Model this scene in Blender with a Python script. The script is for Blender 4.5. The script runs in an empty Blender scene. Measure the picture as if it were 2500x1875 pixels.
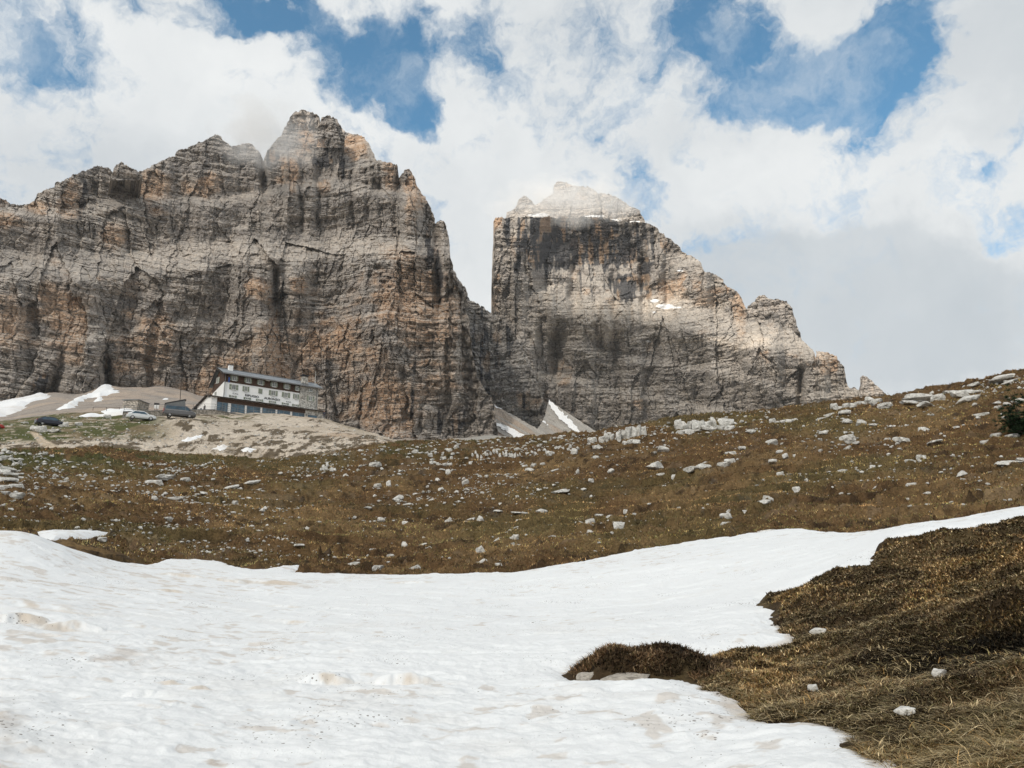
import bpy, bmesh, math, random
import numpy as np
from mathutils import Vector, Matrix
random.seed(7)
RNG = np.random.default_rng(11)
C = bpy.context.scene.collection
SC = bpy.context.scene

# ------------------------------------------------------------------ camera model (photo pixels 2500x1875)
FPX = 1876.0
PITCH = math.atan(446.5 / FPX)
SP, CP = math.sin(PITCH), math.cos(PITCH)

def rayv(x, y):
    """direction of a photo pixel (arrays allowed) -> X, Y, Z"""
    a = (np.asarray(x, float) - 1250) / FPX
    b = (937.5 - np.asarray(y, float)) / FPX
    return a, CP - b * SP, SP + b * CP

def pol(x, y):
    X, Y, Z = rayv(x, y)
    return np.arctan2(X, Y), Z / np.hypot(X, Y)

def at(x, y, r):
    """point at horizontal range r along a photo pixel"""
    p, t = pol(x, y)
    return np.array([r * math.sin(p), r * math.cos(p), r * t])

# ------------------------------------------------------------------ noise (numpy)
def _h(ix, iy, iz, seed):
    with np.errstate(over='ignore'):
        n = (ix.astype(np.int64) * 73856093) ^ (iy.astype(np.int64) * 19349663) ^ (iz.astype(np.int64) * 83492791) ^ (seed * 2654435761)
        n = n & 0xffffffff
        n = ((n >> 16) ^ n) * 0x45d9f3b & 0xffffffff
        n = ((n >> 16) ^ n) * 0x45d9f3b & 0xffffffff
        n = (n >> 16) ^ n
    return (n & 0xffffff).astype(np.float32) / 16777215.0

def vn2(x, y, seed=0):
    ix = np.floor(x); iy = np.floor(y)
    fx = x - ix; fy = y - iy
    ux = fx * fx * fx * (fx * (fx * 6 - 15) + 10); uy = fy * fy * fy * (fy * (fy * 6 - 15) + 10)
    ix = ix.astype(np.int64); iy = iy.astype(np.int64); z = np.zeros_like(ix)
    a = _h(ix, iy, z, seed); b = _h(ix + 1, iy, z, seed); c = _h(ix, iy + 1, z, seed); d = _h(ix + 1, iy + 1, z, seed)
    return (a + (b - a) * ux) * (1 - uy) + (c + (d - c) * ux) * uy

def fbm(x, y, o=5, seed=0, gain=0.5, lac=2.07):
    s = 0; a = 1.0; t = 0
    for k in range(o):
        s = s + a * (vn2(x + 17.3 * k, y - 9.1 * k, seed + k) - 0.5); t += a
        x = x * lac; y = y * lac; a *= gain
    return s / t * 2.0          # about -1..1 (mostly -.5...5)

def ridge(x, y, o=4, seed=0, gain=0.5, lac=2.1):
    s = 0; a = 1.0; t = 0
    for k in range(o):
        s = s + a * (1 - np.abs(2 * vn2(x + 5.7 * k, y + 3.3 * k, seed + k) - 1)); t += a
        x = x * lac; y = y * lac; a *= gain
    return s / t                 # 0..1

def vor(x, y, seed=0):
    ix = np.floor(x).astype(np.int64); iy = np.floor(y).astype(np.int64)
    f1 = np.full(x.shape, 9.0); f2 = np.full(x.shape, 9.0); cid = np.zeros(x.shape)
    for dx in (-1, 0, 1):
        for dy in (-1, 0, 1):
            cx = ix + dx; cy = iy + dy; z = np.zeros_like(cx)
            px = cx + _h(cx, cy, z, seed); py = cy + _h(cx, cy, z + 1, seed)
            d = np.hypot(px - x, py - y)
            v = _h(cx, cy, z + 2, seed)
            n1 = d < f1
            f2 = np.where(n1, f1, np.minimum(f2, d))
            cid = np.where(n1, v, cid); f1 = np.where(n1, d, f1)
    return cid, f1, f2

def sstep(a, b, x):
    t = np.clip((x - a) / (b - a), 0, 1)
    return t * t * (3 - 2 * t)

def gsm(a, n, axis=-1):
    k = np.exp(-0.5 * (np.arange(-3 * n, 3 * n + 1) / n) ** 2); k /= k.sum()
    return np.apply_along_axis(lambda v: np.convolve(np.pad(v, 3 * n, mode='edge'), k, 'valid'), axis, a)

# ------------------------------------------------------------------ materials
def new_mat(name):
    m = bpy.data.materials.new(name); m.use_nodes = True
    nt = m.node_tree
    return m, nt, nt.nodes['Principled BSDF']

def N(nt, t, **kw):
    n = nt.nodes.new(t)
    for k, v in kw.items():
        if k in n.inputs.keys() if isinstance(k, str) else False:
            n.inputs[k].default_value = v
        else:
            setattr(n, k, v)
    return n

def noise(nt, vec, scale, detail=4, rough=0.55, dist=0.0, dims='3D'):
    n = nt.nodes.new('ShaderNodeTexNoise'); n.noise_dimensions = dims
    n.inputs['Scale'].default_value = scale; n.inputs['Detail'].default_value = detail
    n.inputs['Roughness'].default_value = rough; n.inputs['Distortion'].default_value = dist
    if vec is not None: nt.links.new(vec, n.inputs['Vector'])
    return n.outputs['Fac']

def ramp(nt, fac, pts):
    r = nt.nodes.new('ShaderNodeValToRGB'); cr = r.color_ramp
    while len(cr.elements) < len(pts): cr.elements.new(0.5)
    for e, (p, c) in zip(cr.elements, pts):
        e.position = p; e.color = c if len(c) == 4 else (*c, 1)
    nt.links.new(fac, r.inputs['Fac']); return r.outputs['Color']

def mixc(nt, fac, a, b, mode='MIX'):
    m = nt.nodes.new('ShaderNodeMix'); m.data_type = 'RGBA'; m.blend_type = mode
    for s, v in ((m.inputs['Factor'], fac), (m.inputs['A'], a), (m.inputs['B'], b)):
        if hasattr(v, 'links') or isinstance(v, bpy.types.NodeSocket): nt.links.new(v, s)
        elif isinstance(v, (int, float)): s.default_value = v
        else: s.default_value = (*v, 1) if len(v) == 3 else v
    return m.outputs['Result']

def mathn(nt, op, a, b=None, c=None, clamp=False):
    m = nt.nodes.new('ShaderNodeMath'); m.operation = op; m.use_clamp = clamp
    for i, v in enumerate((a, b, c)):
        if v is None: continue
        if isinstance(v, (int, float)): m.inputs[i].default_value = v
        else: nt.links.new(v, m.inputs[i])
    return m.outputs[0]

def coords(nt, scale=(1, 1, 1), kind='Object'):
    t = nt.nodes.new('ShaderNodeTexCoord'); mp = nt.nodes.new('ShaderNodeMapping')
    mp.inputs['Scale'].default_value = scale
    nt.links.new(t.outputs[kind], mp.inputs['Vector']); return mp.outputs['Vector']

def bump(nt, bs, h, strength=0.5, dist=0.1):
    b = nt.nodes.new('ShaderNodeBump'); b.inputs['Strength'].default_value = strength; b.inputs['Distance'].default_value = dist
    nt.links.new(h, b.inputs['Height']); nt.links.new(b.outputs['Normal'], bs.inputs['Normal'])

def vcol(nt, name='Col'):
    a = nt.nodes.new('ShaderNodeVertexColor'); a.layer_name = name; return a.outputs['Color']

def plain(name, col, rough=0.7, var=0.15, scale=3.0, metal=0.0):
    m, nt, bs = new_mat(name)
    n = noise(nt, coords(nt), scale, 5)
    lo = tuple(c * (1 - var) for c in col); hi = tuple(min(1, c * (1 + var)) for c in col)
    nt.links.new(ramp(nt, n, [(0.3, lo), (0.7, hi)]), bs.inputs['Base Color'])
    bs.inputs['Roughness'].default_value = rough; bs.inputs['Metallic'].default_value = metal
    return m

def mat_ground():
    m, nt, bs = new_mat('turf_and_scree')
    c = vcol(nt); v = coords(nt)
    n1 = noise(nt, v, 9.0, 6, 0.65); n2 = noise(nt, v, 1.7, 4, 0.6)
    k = ramp(nt, n1, [(0.3, (0.55,) * 3), (0.68, (1.4,) * 3)])
    k2 = ramp(nt, n2, [(0.3, (0.75,) * 3), (0.7, (1.2,) * 3)])
    col = mixc(nt, 1.0, mixc(nt, 1.0, c, k, 'MULTIPLY'), k2, 'MULTIPLY')
    nt.links.new(col, bs.inputs['Base Color'])
    bs.inputs['Roughness'].default_value = 0.95; bs.inputs['Specular IOR Level'].default_value = 0.15
    bump(nt, bs, n1, 0.6, 0.12)
    return m

def mat_snow():
    m, nt, bs = new_mat('old_snow')
    c = vcol(nt); v = coords(nt)
    n1 = noise(nt, v, 14.0, 6, 0.6); n2 = noise(nt, v, 90.0, 3, 0.6)
    nt.links.new(c, bs.inputs['Base Color'])
    bs.inputs['Roughness'].default_value = 0.6; bs.inputs['Specular IOR Level'].default_value = 0.25
    h = mathn(nt, 'ADD', n1, mathn(nt, 'MULTIPLY', n2, 0.35))
    bump(nt, bs, h, 0.45, 0.035)
    # scattered dark grit
    vo = nt.nodes.new('ShaderNodeTexVoronoi'); vo.inputs['Scale'].default_value = 24.0
    nt.links.new(v, vo.inputs['Vector'])
    n3 = noise(nt, v, 0.9, 3)
    thr = mathn(nt, 'MULTIPLY', mathn(nt, 'SUBTRACT', n3, 0.44, clamp=True), 1.0)
    rv = nt.nodes.new('ShaderNodeRGBToBW'); nt.links.new(vo.outputs['Color'], rv.inputs['Color'])
    thr = mathn(nt, 'MULTIPLY', thr, mathn(nt, 'POWER', rv.outputs['Val'], 2.2))
    dn = mathn(nt, 'ADD', vo.outputs['Distance'], mathn(nt, 'MULTIPLY', mathn(nt, 'SUBTRACT', n2, .5), .12))
    sp = mathn(nt, 'LESS_THAN', dn, mathn(nt, 'MULTIPLY', thr, 2.5))
    sp = mathn(nt, 'MULTIPLY', sp, 0.75)
    col = mixc(nt, sp, c, (0.10, 0.075, 0.055))
    nt.links.new(col, bs.inputs['Base Color'])
    return m

def mat_cliff():
    m, nt, bs = new_mat('dolomite_rock')
    c = vcol(nt)
    v = coords(nt)
    fine = noise(nt, coords(nt, (0.34, 0.34, 0.7)), 1.0, 7, 0.72)
    strata = noise(nt, coords(nt, (0.01, 0.01, 0.33)), 1.0, 6, 0.7)
    vert = noise(nt, coords(nt, (0.16, 0.16, 0.02)), 1.0, 5, 0.6)
    k = mixc(nt, 1.0, ramp(nt, fine, [(0.34, (0.58,) * 3), (0.66, (1.36,) * 3)]), mixc(nt, ramp(nt, noise(nt, coords(nt, (.012, .012, .02)), 1.0, 3), [(.4, (0,) * 3), (.6, (1,) * 3)]), (1, 1, 1), ramp(nt, strata, [(0.33, (0.76,) * 3), (0.66, (1.2,) * 3)])), 'MULTIPLY')
    k = mixc(nt, 1.0, k, ramp(nt, vert, [(0.33, (0.86, 0.87, 0.89)), (0.6, (1.08, 1.06, 1.04))]), 'MULTIPLY')
    nt.links.new(mixc(nt, 1.0, c, k, 'MULTIPLY'), bs.inputs['Base Color'])
    bs.inputs['Roughness'].default_value = 0.95; bs.inputs['Specular IOR Level'].default_value = 0.1
    h = mathn(nt, 'ADD', fine, mathn(nt, 'MULTIPLY', strata, 0.8))
    bump(nt, bs, h, 0.7, 1.6)
    return m

def mat_rock():
    m, nt, bs = new_mat('pale_limestone')
    v = coords(nt)
    ge = nt.nodes.new('ShaderNodeNewGeometry')
    n = noise(nt, ge.outputs['Position'], 2.3, 7, 0.65); n2 = noise(nt, ge.outputs['Position'], 9.0, 5, 0.6)
    col = ramp(nt, n, [(0.30, (0.22, 0.215, 0.2)), (0.45, (0.50, 0.49, 0.46)), (0.68, (0.74, 0.73, 0.695))])
    k = ramp(nt, n2, [(0.3, (0.6,) * 3), (0.55, (1.05,) * 3)])
    nt.links.new(mixc(nt, 1.0, col, k, 'MULTIPLY'), bs.inputs['Base Color'])
    bs.inputs['Roughness'].default_value = 0.9
    bump(nt, bs, n2, 0.5, 0.06)
    return m

def mat_blade():
    m, nt, bs = new_mat('blades')
    nt.links.new(vcol(nt), bs.inputs['Base Color'])
    bs.inputs['Roughness'].default_value = 0.75; bs.inputs['Specular IOR Level'].default_value = 0.15
    return m

def mat_wood(name, col):
    m, nt, bs = new_mat(name)
    n = noise(nt, coords(nt, (6, 6, 0.7)), 2.0, 5, 0.6)
    w = noise(nt, coords(nt, (0.3, 0.3, 5.5)), 1.0, 2)
    k = mixc(nt, 1.0, ramp(nt, n, [(0.3, tuple(c * 0.55 for c in col)), (0.7, tuple(c * 1.4 for c in col))]), ramp(nt, w, [(0.4, (0.7,) * 3), (0.6, (1.15,) * 3)]), 'MULTIPLY')
    nt.links.new(k, bs.inputs['Base Color']); bs.inputs['Roughness'].default_value = 0.8
    return m

def mat_masonry(name, base=(0.46, 0.44, 0.40)):
    m, nt, bs = new_mat(name)
    v = coords(nt, (1, 1, 1.5))
    vo = nt.nodes.new('ShaderNodeTexVoronoi'); vo.inputs['Scale'].default_value = 2.6; nt.links.new(v, vo.inputs['Vector'])
    ve = nt.nodes.new('ShaderNodeTexVoronoi'); ve.feature = 'DISTANCE_TO_EDGE'; ve.inputs['Scale'].default_value = 2.6; nt.links.new(v, ve.inputs['Vector'])
    bw = nt.nodes.new('ShaderNodeRGBToBW'); nt.links.new(vo.outputs['Color'], bw.inputs['Color'])
    c = ramp(nt, bw.outputs['Val'], [(0.2, tuple(x * 0.6 for x in base)), (0.8, tuple(x * 1.45 for x in base))])
    j = ramp(nt, ve.outputs['Distance'], [(0.02, (0.5,) * 3), (0.09, (1,) * 3)])
    nt.links.new(mixc(nt, 1.0, c, j, 'MULTIPLY'), bs.inputs['Base Color']); bs.inputs['Roughness'].default_value = 0.92
    bump(nt, bs, ve.outputs['Distance'], 0.5, 0.1)
    return m

def mat_glass(name, col=(0.02, 0.05, 0.075), rough=0.08):
    m, nt, bs = new_mat(name)
    n = noise(nt, coords(nt), 0.8, 3)
    nt.links.new(ramp(nt, n, [(0.35, tuple(c * 0.6 for c in col)), (0.65, tuple(c * 1.6 for c in col))]), bs.inputs['Base Color'])
    bs.inputs['Roughness'].default_value = rough; bs.inputs['Specular IOR Level'].default_value = 0.7
    return m

M = {}
M['ground'] = mat_ground(); M['snow'] = mat_snow(); M['cliff'] = mat_cliff(); M['rock'] = mat_rock(); M['blade'] = mat_blade()
M['white'] = plain('white_render', (0.86, 0.86, 0.85), 0.85, 0.05, 0.8)
M['brown'] = mat_wood('brown_boards', (0.075, 0.04, 0.025))
M['darkwood'] = mat_wood('dark_boards', (0.03, 0.022, 0.018))
M['roof'] = plain('grey_sheet_roof', (0.2, 0.22, 0.24), 0.5, 0.2, 0.6)
M['masonry'] = mat_masonry('rubble_masonry'); M['drystone'] = mat_masonry('wall_masonry', (0.38, 0.34, 0.29))
M['shutter'] = mat_wood('grey_green_shutter', (0.26, 0.29, 0.23))
M['frame'] = plain('pale_frame', (0.6, 0.6, 0.57), 0.6, 0.08)
M['curtain'] = mat_glass('curtained_glass', (0.16, 0.17, 0.16), 0.15)
M['glass'] = mat_glass('veranda_glass', (0.035, 0.075, 0.11), 0.1)
M['metal'] = plain('grey_metal', (0.2, 0.2, 0.2), 0.5, 0.15, 5, 0.4)
M['black'] = plain('black_paint', (0.015, 0.015, 0.017), 0.5, 0.2)
M['rubber'] = plain('tyre_rubber', (0.02, 0.02, 0.02), 0.8, 0.2)
M['vangrey'] = plain('grey_van_paint', (0.13, 0.13, 0.135), 0.35, 0.05, 1, 0.3)
M['carwhite'] = plain('white_car_paint', (0.72, 0.75, 0.77), 0.3, 0.03, 1)
M['cardark'] = plain('dark_car_paint', (0.025, 0.028, 0.045), 0.3, 0.05, 1)
M['canvas'] = plain('grey_canvas', (0.16, 0.17, 0.175), 0.9, 0.15, 4)
M['tail'] = plain('red_lens', (0.4, 0.03, 0.02), 0.3, 0.1)
M['lamp'] = plain('clear_lens', (0.6, 0.6, 0.6), 0.2, 0.05)
M['flag'] = plain('blue_cloth', (0.03, 0.07, 0.25), 0.9, 0.15)
M['cloth'] = plain('dark_clothes', (0.03, 0.032, 0.05), 0.9, 0.2, 6)
M['skin'] = plain('skin', (0.45, 0.27, 0.2), 0.6, 0.05)
M['greyrock'] = plain('grey_rock', (.34, .31, .27), .9, .45, 9)
M['needle'] = M['blade']
M['bark'] = mat_wood('bark', (0.06, 0.04, 0.025))

# ------------------------------------------------------------------ object helpers
def tag(o, label=None, cat=None, group=None, kind=None):
    if label: o['label'] = label
    if cat: o['category'] = cat
    if group: o['group'] = group
    if kind: o['kind'] = kind
    return o

def empty(name, loc, rz=0.0):
    o = bpy.data.objects.new(name, None); C.objects.link(o)
    o.location = [float(v) for v in loc]; o.rotation_euler = (0, 0, rz); o.empty_display_size = 0.3
    return o

def link(name, me, mat=None, parent=None):
    o = bpy.data.objects.new(name, me); C.objects.link(o)
    if mat is not None and len(me.materials) == 0: me.materials.append(mat)
    if parent is not None: o.parent = parent
    return o

def np_mesh(name, co, faces, cols=None, smooth=True):
    """faces (n,4) or (n,3) int array"""
    me = bpy.data.meshes.new(name)
    co = np.ascontiguousarray(co, np.float32); faces = np.ascontiguousarray(faces, np.int32)
    k = faces.shape[1]
    me.vertices.add(len(co)); me.vertices.foreach_set('co', co.ravel())
    me.loops.add(faces.size); me.loops.foreach_set('vertex_index', faces.ravel())
    me.polygons.add(len(faces)); me.polygons.foreach_set('loop_start', np.arange(len(faces), dtype=np.int32) * k)
    try: me.polygons.foreach_set('loop_total', np.full(len(faces), k, np.int32))
    except Exception: pass
    me.polygons.foreach_set('use_smooth', np.full(len(faces), smooth, bool))
    if cols is not None:
        at_ = me.color_attributes.new('Col', 'FLOAT_COLOR', 'POINT')
        c4 = np.ones((len(co), 4), np.float32); c4[:, :3] = cols
        at_.data.foreach_set('color', c4.ravel())
    me.update(calc_edges=True)
    return me

def grid_faces(nr, nc, mask=None):
    i = np.arange(nr * nc).reshape(nr, nc)
    f = np.stack([i[:-1, :-1], i[:-1, 1:], i[1:, 1:], i[1:, :-1]], -1)
    if mask is not None: f = f[mask]
    return f.reshape(-1, 4)

def compact(co, faces, cols):
    used = np.unique(faces); remap = np.full(len(co), -1, np.int64); remap[used] = np.arange(len(used))
    return co[used], remap[faces], (cols[used] if cols is not None else None)

class MB:
    """collects boxes, prisms, tubes and discs into ONE mesh"""
    def __init__(s): s.v = []; s.f = []
    def add(s, vs, fs):
        n = len(s.v); s.v += [tuple(map(float, v)) for v in vs]; s.f += [[i + n for i in f] for f in fs]; return s
    def box(s, x0, x1, y0, y1, z0, z1):
        return s.add([(x0, y0, z0), (x1, y0, z0), (x1, y1, z0), (x0, y1, z0), (x0, y0, z1), (x1, y0, z1), (x1, y1, z1), (x0, y1, z1)],
                     [(0, 3, 2, 1), (4, 5, 6, 7), (0, 1, 5, 4), (1, 2, 6, 5), (2, 3, 7, 6), (3, 0, 4, 7)])
    def prism(s, poly, axis, a, b):
        """poly of 2D points extruded along axis ('x': poly=(y,z); 'y': poly=(x,z); 'z': poly=(x,y))"""
        n = len(poly)
        def p(q, t): return {'x': (t, q[0], q[1]), 'y': (q[0], t, q[1]), 'z': (q[0], q[1], t)}[axis]
        vs = [p(q, a) for q in poly] + [p(q, b) for q in poly]
        fs = [list(range(n))[::-1], list(range(n, 2 * n))] + [(i, (i + 1) % n, n + (i + 1) % n, n + i) for i in range(n)]
        return s.add(vs, fs)
    def tube(s, pts, r, n=6):
        pts = [Vector(p) for p in pts]; rings = []
        for i, p in enumerate(pts):
            d = (pts[min(i + 1, len(pts) - 1)] - pts[max(i - 1, 0)]).normalized()
            u = d.orthogonal().normalized(); w = d.cross(u)
            rr = r[i] if isinstance(r, (list, tuple)) else r
            rings.append([p + u * math.cos(t) * rr + w * math.sin(t) * rr for t in [2 * math.pi * k / n for k in range(n)]])
        vs = [v for ri in rings for v in ri]; fs = []
        for i in range(len(pts) - 1):
            for k in range(n):
                fs.append((i * n + k, i * n + (k + 1) % n, (i + 1) * n + (k + 1) % n, (i + 1) * n + k))
        fs.append(list(range(n))[::-1]); fs.append([(len(pts) - 1) * n + k for k in range(n)])
        return s.add(vs, fs)
    def build(s, name, mat, parent=None, bevel=0.0, smooth=False):
        me = bpy.data.meshes.new(name); me.from_pydata(s.v, [], s.f)
        bm = bmesh.new(); bm.from_mesh(me)
        bmesh.ops.recalc_face_normals(bm, faces=bm.faces)
        if bevel: bmesh.ops.bevel(bm, geom=bm.edges[:], offset=bevel, segments=2, affect='EDGES', clamp_overlap=True)
        bm.to_mesh(me); bm.free()
        if smooth:
            me.polygons.foreach_set('use_smooth', [True] * len(me.polygons))
        me.update()
        return link(name, me, mat, parent)

# ------------------------------------------------------------------ terrain: iso-range contours
ISO = {
 6.5: [(-600,1885),(0,1882),(600,1880),(1250,1872),(1700,1850),(2100,1800),(2500,1725),(3000,1600)],
 10: [(-600,1690),(0,1690),(600,1690),(1250,1680),(1545,1669),(1700,1660),(1900,1640),(2100,1600),(2500,1500),(3000,1380)],
 15: [(-600,1500),(0,1520),(600,1558),(1250,1560),(1700,1535),(1900,1510),(2100,1455),(2300,1400),(2500,1362),(3000,1280)],
 20: [(-600,1400),(0,1415),(300,1460),(600,1490),(1250,1500),(1500,1488),(1700,1465),(1900,1430),(2000,1405),(2100,1378),(2180,1340),(2300,1302),(2400,1292),(2500,1288),(3000,1250)],
 26: [(-600,1304),(0,1313),(60,1313),(140,1348),(220,1378),(283,1396),(400,1415),(600,1430),(800,1440),(1000,1442),(1250,1432),(1500,1400),(1700,1372),(1900,1345),(2050,1328),(2200,1306),(2300,1297),(2500,1273),(3000,1220)],
 31: [(-600,1340),(0,1345),(147,1350),(283,1380),(400,1393),(600,1405),(800,1418),(1000,1420),(1250,1410),(1500,1376),(1700,1346),(1900,1322),(2100,1314),(2300,1287),(2500,1259),(3000,1195)],
 38: [(-600,1310),(0,1318),(150,1324),(283,1350),(400,1362),(600,1378),(800,1388),(1000,1393),(1250,1385),(1500,1352),(1700,1321),(1900,1297),(2100,1286),(2300,1266),(2500,1238),(3000,1170)],
 50: [(-600,1260),(0,1270),(300,1290),(600,1315),(1000,1330),(1250,1320),(1500,1282),(1800,1240),(2100,1215),(2500,1175),(3000,1100)],
 65: [(-600,1190),(0,1200),(300,1215),(600,1240),(1000,1250),(1250,1235),(1500,1198),(1800,1145),(2100,1115),(2500,1070),(3000,1000)],
 80: [(-600,1130),(0,1143),(300,1150),(600,1175),(1000,1168),(1250,1145),(1500,1110),(1800,1068),(2100,1032),(2500,978),(3000,910)],
 95: [(-600,1095),(0,1098),(283,1094),(396,1108),(531,1121),(644,1125),(791,1117),(904,1097),(983,1084),(1074,1078),(1187,1076),(1288,1070),(1458,1057),(1548,1040),(1639,1023),(1763,1011),(1921,1000),(2091,974),(2215,958),(2328,932),(2500,904),(2700,885),(3000,860)],
 110: [(-600,1108),(0,1113),(283,1109),(396,1117),(531,1122),(644,1119),(791,1108),(904,1092),(983,1082),(1074,1078),(1187,1082),(1288,1082),(1458,1075),(1639,1045),(1921,1022),(2215,985),(2500,930),(2700,905),(3000,880)],
 122: [(-600,1080),(0,1086),(283,1078),(450,1080),(600,1085),(750,1085),(900,1079),(1000,1081),(1100,1095),(1300,1110),(1640,1075),(1921,1050),(2215,1010),(2500,960),(3000,910)],
 135: [(-600,1054),(0,1054),(115,1048),(345,1027),(435,1020),(480,1021),(550,1042),(650,1050),(750,1055),(850,1062),(950,1078),(1050,1100),(1300,1130),(1640,1100),(2215,1030),(2500,985),(3000,930)],
 150: [(-600,1045),(0,1045),(115,1034),(345,1018),(435,1016),(500,1018),(560,1022),(650,1030),(750,1036),(850,1047),(920,1062),(1000,1090),(1100,1120),(1300,1150),(1640,1120),(2215,1050),(2500,1005),(3000,950)],
 164: [(-600,1040),(0,1035),(150,1013),(300,1009),(460,1011),(528,1013),(595,1018),(650,1014),(700,1015),(760,1021),(800,1027),(900,1054),(1000,1092),(1100,1125),(1300,1160),(1640,1130),(2215,1060),(2500,1015),(3000,960)],
 175: [(-600,1038),(0,1033),(150,1011),(300,1006),(460,1004),(528,1005),(600,1008),(700,1013),(790,1022),(900,1056),(1000,1095),(1100,1130),(1300,1160),(1640,1130),(2500,1020)],
 200: [(-600,1038),(0,1031),(150,1010),(300,1005),(460,1003),(600,1008),(700,1014),(800,1032),(900,1062),(1000,1098),(1100,1135),(1300,1160),(1640,1130),(2500,1020)],
 260: [(-600,1030),(0,1022),(150,1000),(300,992),(450,990),(600,1003),(800,1042),(900,1070),(1000,1098),(1100,1130),(1300,1150),(1640,1120),(2500,1020)],
 400: [(-600,1010),(0,1005),(130,978),(200,980),(300,966),(450,972),(540,992),(650,1015),(800,1038),(900,1070),(1000,1090),(1150,1098),(1300,1120),(1640,1100),(2500,1010)],
 640: [(-600,990),(0,987),(60,978),(125,960),(190,972),(265,942),(300,953),(400,943),(470,958),(540,980),(650,1008),(800,1035),(950,1074),(1050,1078),(1150,1072),(1205,1064),(1300,1078),(1450,1090),(1640,1080),(2500,1010)],
 830: [(-600,985),(0,980),(1000,1060),(1100,1078),(1455,1078),(1520,1074),(1640,1070),(2500,1010)],
 1100: [(-600,985),(0,980),(1000,1060),(1165,1078),(1455,1078),(1640,1070),(2500,1010)],
}
PHS = np.radians(np.arange(-180, 180.01, 0.1))
RK = [0.6, 1.5, 3.0]; TK = [np.full(len(PHS), -1.6 / .6), np.full(len(PHS), -1.6 / 1.5), None]
zz3 = np.interp(PHS, np.radians([-20, 5, 30]), [-1.6, -1.58, -1.3]); TK[2] = zz3 / 3.0
for r_ in sorted(ISO):
    pts = np.array(ISO[r_], float); p, t = pol(pts[:, 0], pts[:, 1])
    v = np.interp(PHS, p, t); v = gsm(v, 1 if r_ > 700 else 4 if r_ > 90 else 7)
    RK.append(r_); TK.append(v)
RK.append(4000.0); TK.append(np.full(len(PHS), 0.03))
RK = np.array(RK); TK = np.array(TK)
_bl = sstep(48, 80, np.abs(np.degrees(PHS)))
for k in range(3, len(RK)):
    r_ = RK[k]; TK[k] = TK[k] * (1 - _bl) + _bl * np.interp(r_, [6, 30, 4000], [-1.6 / max(r_, 6), -0.03, 0.0])
LRK = np.log(RK)
_d = np.gradient(TK, LRK, axis=0)
# limit slopes so that the cubic stays monotone where the contours are
_s = np.diff(TK, axis=0) / np.diff(LRK)[:, None]
for k in range(1, len(RK) - 1):
    lim = 3 * np.minimum(np.abs(_s[k - 1]), np.abs(_s[k])); _d[k] = np.where(_s[k - 1] * _s[k] <= 0, 0, np.clip(_d[k], -lim, lim))
_DP = PHS[1] - PHS[0]

def T0(ph, r):
    """tangent of elevation of the bare terrain at azimuth ph, range r (same-shape arrays)"""
    ph = np.asarray(ph, float); r = np.asarray(r, float)
    u = np.clip((ph - PHS[0]) / _DP, 0, len(PHS) - 1.001); i = u.astype(int); f = u - i
    lr = np.log(np.clip(r, RK[0], RK[-1] * .999)); k = np.clip(np.searchsorted(LRK, lr, side='right') - 1, 0, len(RK) - 2)
    h = LRK[k + 1] - LRK[k]; t = (lr - LRK[k]) / h
    g = lambda A, kk: A[kk, i] * (1 - f) + A[kk, i + 1] * f
    a = g(TK, k); b = g(TK, k + 1); da = g(_d, k) * h; db = g(_d, k + 1) * h
    t2 = t * t; t3 = t2 * t
    return a * (2 * t3 - 3 * t2 + 1) + da * (t3 - 2 * t2 + t) + b * (-2 * t3 + 3 * t2) + db * (t3 - t2)

_RS = np.exp(np.linspace(math.log(2.0), math.log(1500), 2500))
def hit(x, y, rmin=2.0, rmax=1500):
    p, t = pol(x, y)
    rs = _RS[(_RS >= rmin) & (_RS <= rmax)]
    tt = T0(np.full(len(rs), p), rs); k = np.argmax(tt >= t)
    if tt[k] < t: k = int(np.argmax(tt))
    return float(p), float(rs[k])

def plan(x, y=None, r=None, rmin=2.0):
    if r is None: p, r = hit(x, y, rmin)
    else: p = float(pol(x, 1384)[0])
    return np.array([r * math.sin(p), r * math.cos(p)])

# ------------------------------------------------------------------ snow outline (plan polygon)
SNOW = [np.array([-26.0, 13.0]), plan(-900, r=30), plan(-300, r=30), plan(0, r=30), plan(147, r=29.5), plan(226, r=29), plan(300, r=29.5)]
for q in [(373,1381),(430,1379),(486,1381),(545,1378),(590,1396),(612,1399),(650,1392),(723,1390),(775,1376),(796,1377),(770,1392),(730,1404),(723,1410),(800,1411),(938,1415),(1062,1413),(1277,1405),(1390,1388),(1503,1367),(1530,1352),(1605,1347),(1763,1325),(1853,1311),(1989,1302),(2136,1311),(2181,1296),(2328,1279),(2500,1249)]:
    SNOW.append(plan(*q, rmin=22))
SNOW += [plan(2900, r=33), plan(3600, r=31), np.array([26.5, 13.5]), np.array([20.5, 11.5]), plan(3600, r=24), plan(2900, r=23.5), plan(2500, r=22.5), plan(2350, r=22), plan(2220, r=21.4), plan(2150, r=20.6)]
for q in [(2125,1374),(2135,1386),(2095,1394),(2010,1418),(1930,1445),(1872,1470),(1862,1483),(1905,1500),(1888,1530),(1917,1563),(1860,1583),(1790,1602),(1730,1612)]:
    SNOW.append(plan(*q, rmin=8))
SNOW += [plan(1690, r=10.95), plan(1560, r=11.15), plan(1440, r=11.0), plan(1390, r=10.6)]
for q in [(1389,1650),(1405,1668),(1500,1671),(1610,1669),(1685,1658),(1720,1680),(1772,1702),(1790,1735),(1850,1766),(1900,1772),(1960,1766),(2010,1768),(2070,1800),(2080,1838),(2125,1862)]:
    SNOW.append(plan(*q, rmin=3))
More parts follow.
